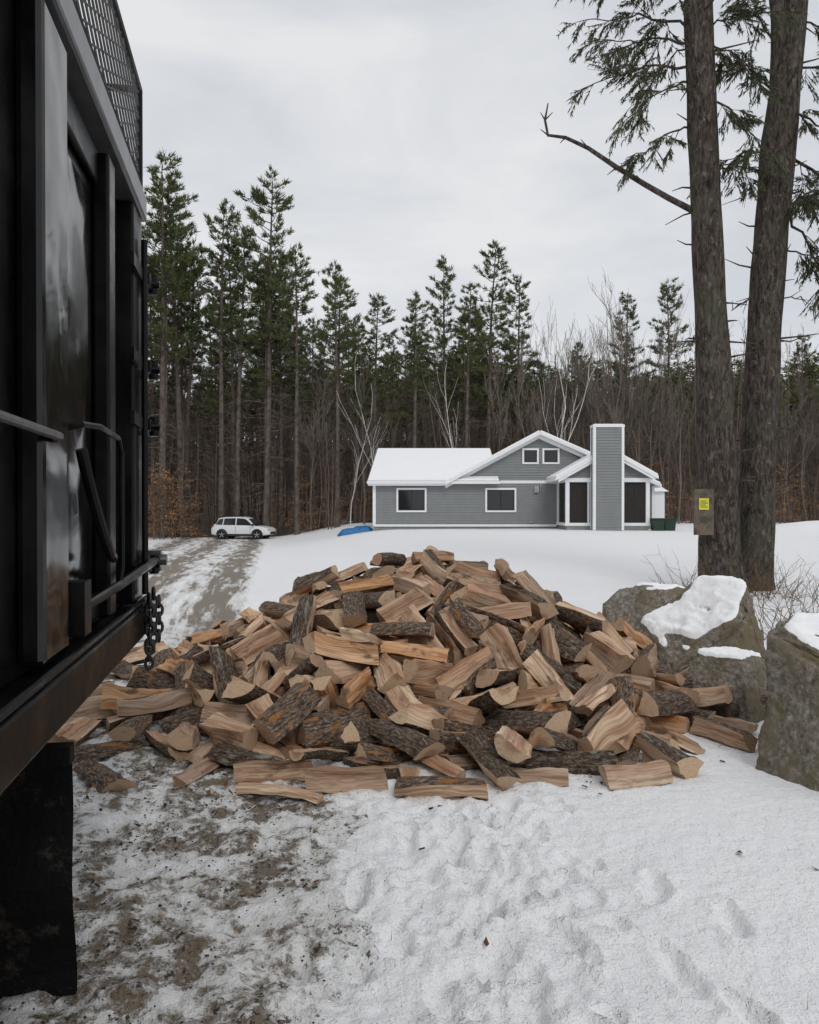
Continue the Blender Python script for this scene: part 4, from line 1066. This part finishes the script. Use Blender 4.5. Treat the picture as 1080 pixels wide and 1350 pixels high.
for sgn in (-1,1):
    pm.box((-1.0,sgn*.925-.02,.27),(1.0,sgn*.925+.02,.42),0); pm.box((.95,sgn*.98-.08,1.03),(1.1,sgn*.98+.08,1.16),0)
    pm.box((-.325,sgn*.915-.004,.45),(-.31,sgn*.915+.004,1.0),0); pm.box((.80,sgn*.915-.004,.45),(.815,sgn*.915+.004,.98),0)
    pm.box((-2.2,sgn*.74-.09,.88),(-2.02,sgn*.74+.09,1.06),1); pm.box((1.98,sgn*.66-.12,.68),(2.17,sgn*.66+.12,.78),2)
    pm.tube([(-1.6,sgn*.6,1.66),(-1.4,sgn*.6,1.70),(.0,sgn*.6,1.71),(.2,sgn*.6,1.68)],.015,6,0)
pm.box((-2.24,-.7,.34),(-2.16,.7,.5),0); pm.box((2.12,-.55,.40),(2.235,.55,.58),0)
pm.obj('trim_and_lamps',[M_pl,M_red,M_hl],car)
for i,(x,s_) in enumerate(((-1.35,-1),(1.32,-1),(-1.35,1),(1.32,1))):
    m=MB(); y=s_*.80
    m.tube([(x,y-.125,.36),(x,y-.10,.36),(x,y+.10,.36),(x,y+.125,.36)],[.33,.36,.36,.33],28,0); m.tube([(x,y-.121,.36),(x,y+.121,.36)],.20,24,0)
    for a in range(5): 
        m.box((-.03,-.13,0),(.03,.13,.22),1,Matrix.Translation((x,y,.36))@Matrix.Rotation(a*1.2566,4,'Y'))
    m.obj('wheel_%d'%i,[M_tire,M_rim],car)
    am_=MB(); yy=s_*.917; n=14
    pts=[(x+.44*math.cos(math.pi*q/n),yy,.36+.44*math.sin(math.pi*q/n)) for q in range(n+1)]
    pts2=[(x+.36*math.cos(math.pi*q/n),yy,.36+.36*math.sin(math.pi*q/n)) for q in range(n+1)]
    am_.poly(pts+pts2,[(q,q+1,n+1+q+1,n+1+q) for q in range(n)]); am_.obj('arch_%d'%i,[M_pl],car)
# ------------------------------------------------------------------ world, sun, camera
w=bpy.data.worlds.new('World'); scene.world=w; w.use_nodes=True; nt=w.node_tree; nt.nodes.clear()
N=nt.nodes.new; L=nt.links.new
out=N('ShaderNodeOutputWorld'); sky=N('ShaderNodeTexSky'); sky.sky_type='NISHITA'; sky.sun_disc=False; sky.sun_elevation=math.radians(42); sky.sun_rotation=math.radians(165)
b1=N('ShaderNodeBackground'); b1.inputs[1].default_value=.09; L(sky.outputs[0],b1.inputs[0])
tc=N('ShaderNodeTexCoord'); mp=N('ShaderNodeMapping'); mp.inputs[3].default_value=(1,1,2.6); mp.inputs[2].default_value=(0,.25,0); L(tc.outputs['Generated'],mp.inputs[0])
no=N('ShaderNodeTexNoise'); no.inputs['Scale'].default_value=2.2; no.inputs['Detail'].default_value=6; no.inputs['Roughness'].default_value=.55; no.inputs['Distortion'].default_value=.4; L(mp.outputs[0],no.inputs[0])
cr=N('ShaderNodeValToRGB'); cr.color_ramp.elements[0].position=.38; cr.color_ramp.elements[0].color=(.66,.685,.725,1); cr.color_ramp.elements[1].position=.60; cr.color_ramp.elements[1].color=(.83,.835,.845,1); L(no.outputs[0],cr.inputs[0])
b2=N('ShaderNodeBackground'); b2.inputs[1].default_value=1.0; L(cr.outputs[0],b2.inputs[0])
mx=N('ShaderNodeMixShader'); mx.inputs[0].default_value=.93; L(b1.outputs[0],mx.inputs[1]); L(b2.outputs[0],mx.inputs[2]); L(mx.outputs[0],out.inputs[0])
sl=bpy.data.lights.new('sun','SUN'); sl.energy=.9; sl.angle=math.radians(22); sl.color=(1,.975,.94); so=col(bpy.data.objects.new('sun',sl))
az=math.radians(165); el=math.radians(42); sd=Vector((math.sin(az)*math.cos(el),math.cos(az)*math.cos(el),math.sin(el)))
so.rotation_euler=sd.to_track_quat('Z','Y').to_euler()
cam=bpy.data.cameras.new('camera'); co=col(bpy.data.objects.new('camera',cam)); scene.camera=co
cam.sensor_fit='HORIZONTAL'; cam.sensor_width=36; cam.lens=36*1040/1080; cam.clip_start=.05; cam.clip_end=3000
co.location=(0,0,1.55); co.rotation_euler=(math.radians(90-.44),0,0)
scene.view_settings.view_transform='Standard'; scene.view_settings.look='None'; scene.view_settings.exposure=0
print('done',time.time()-T0)
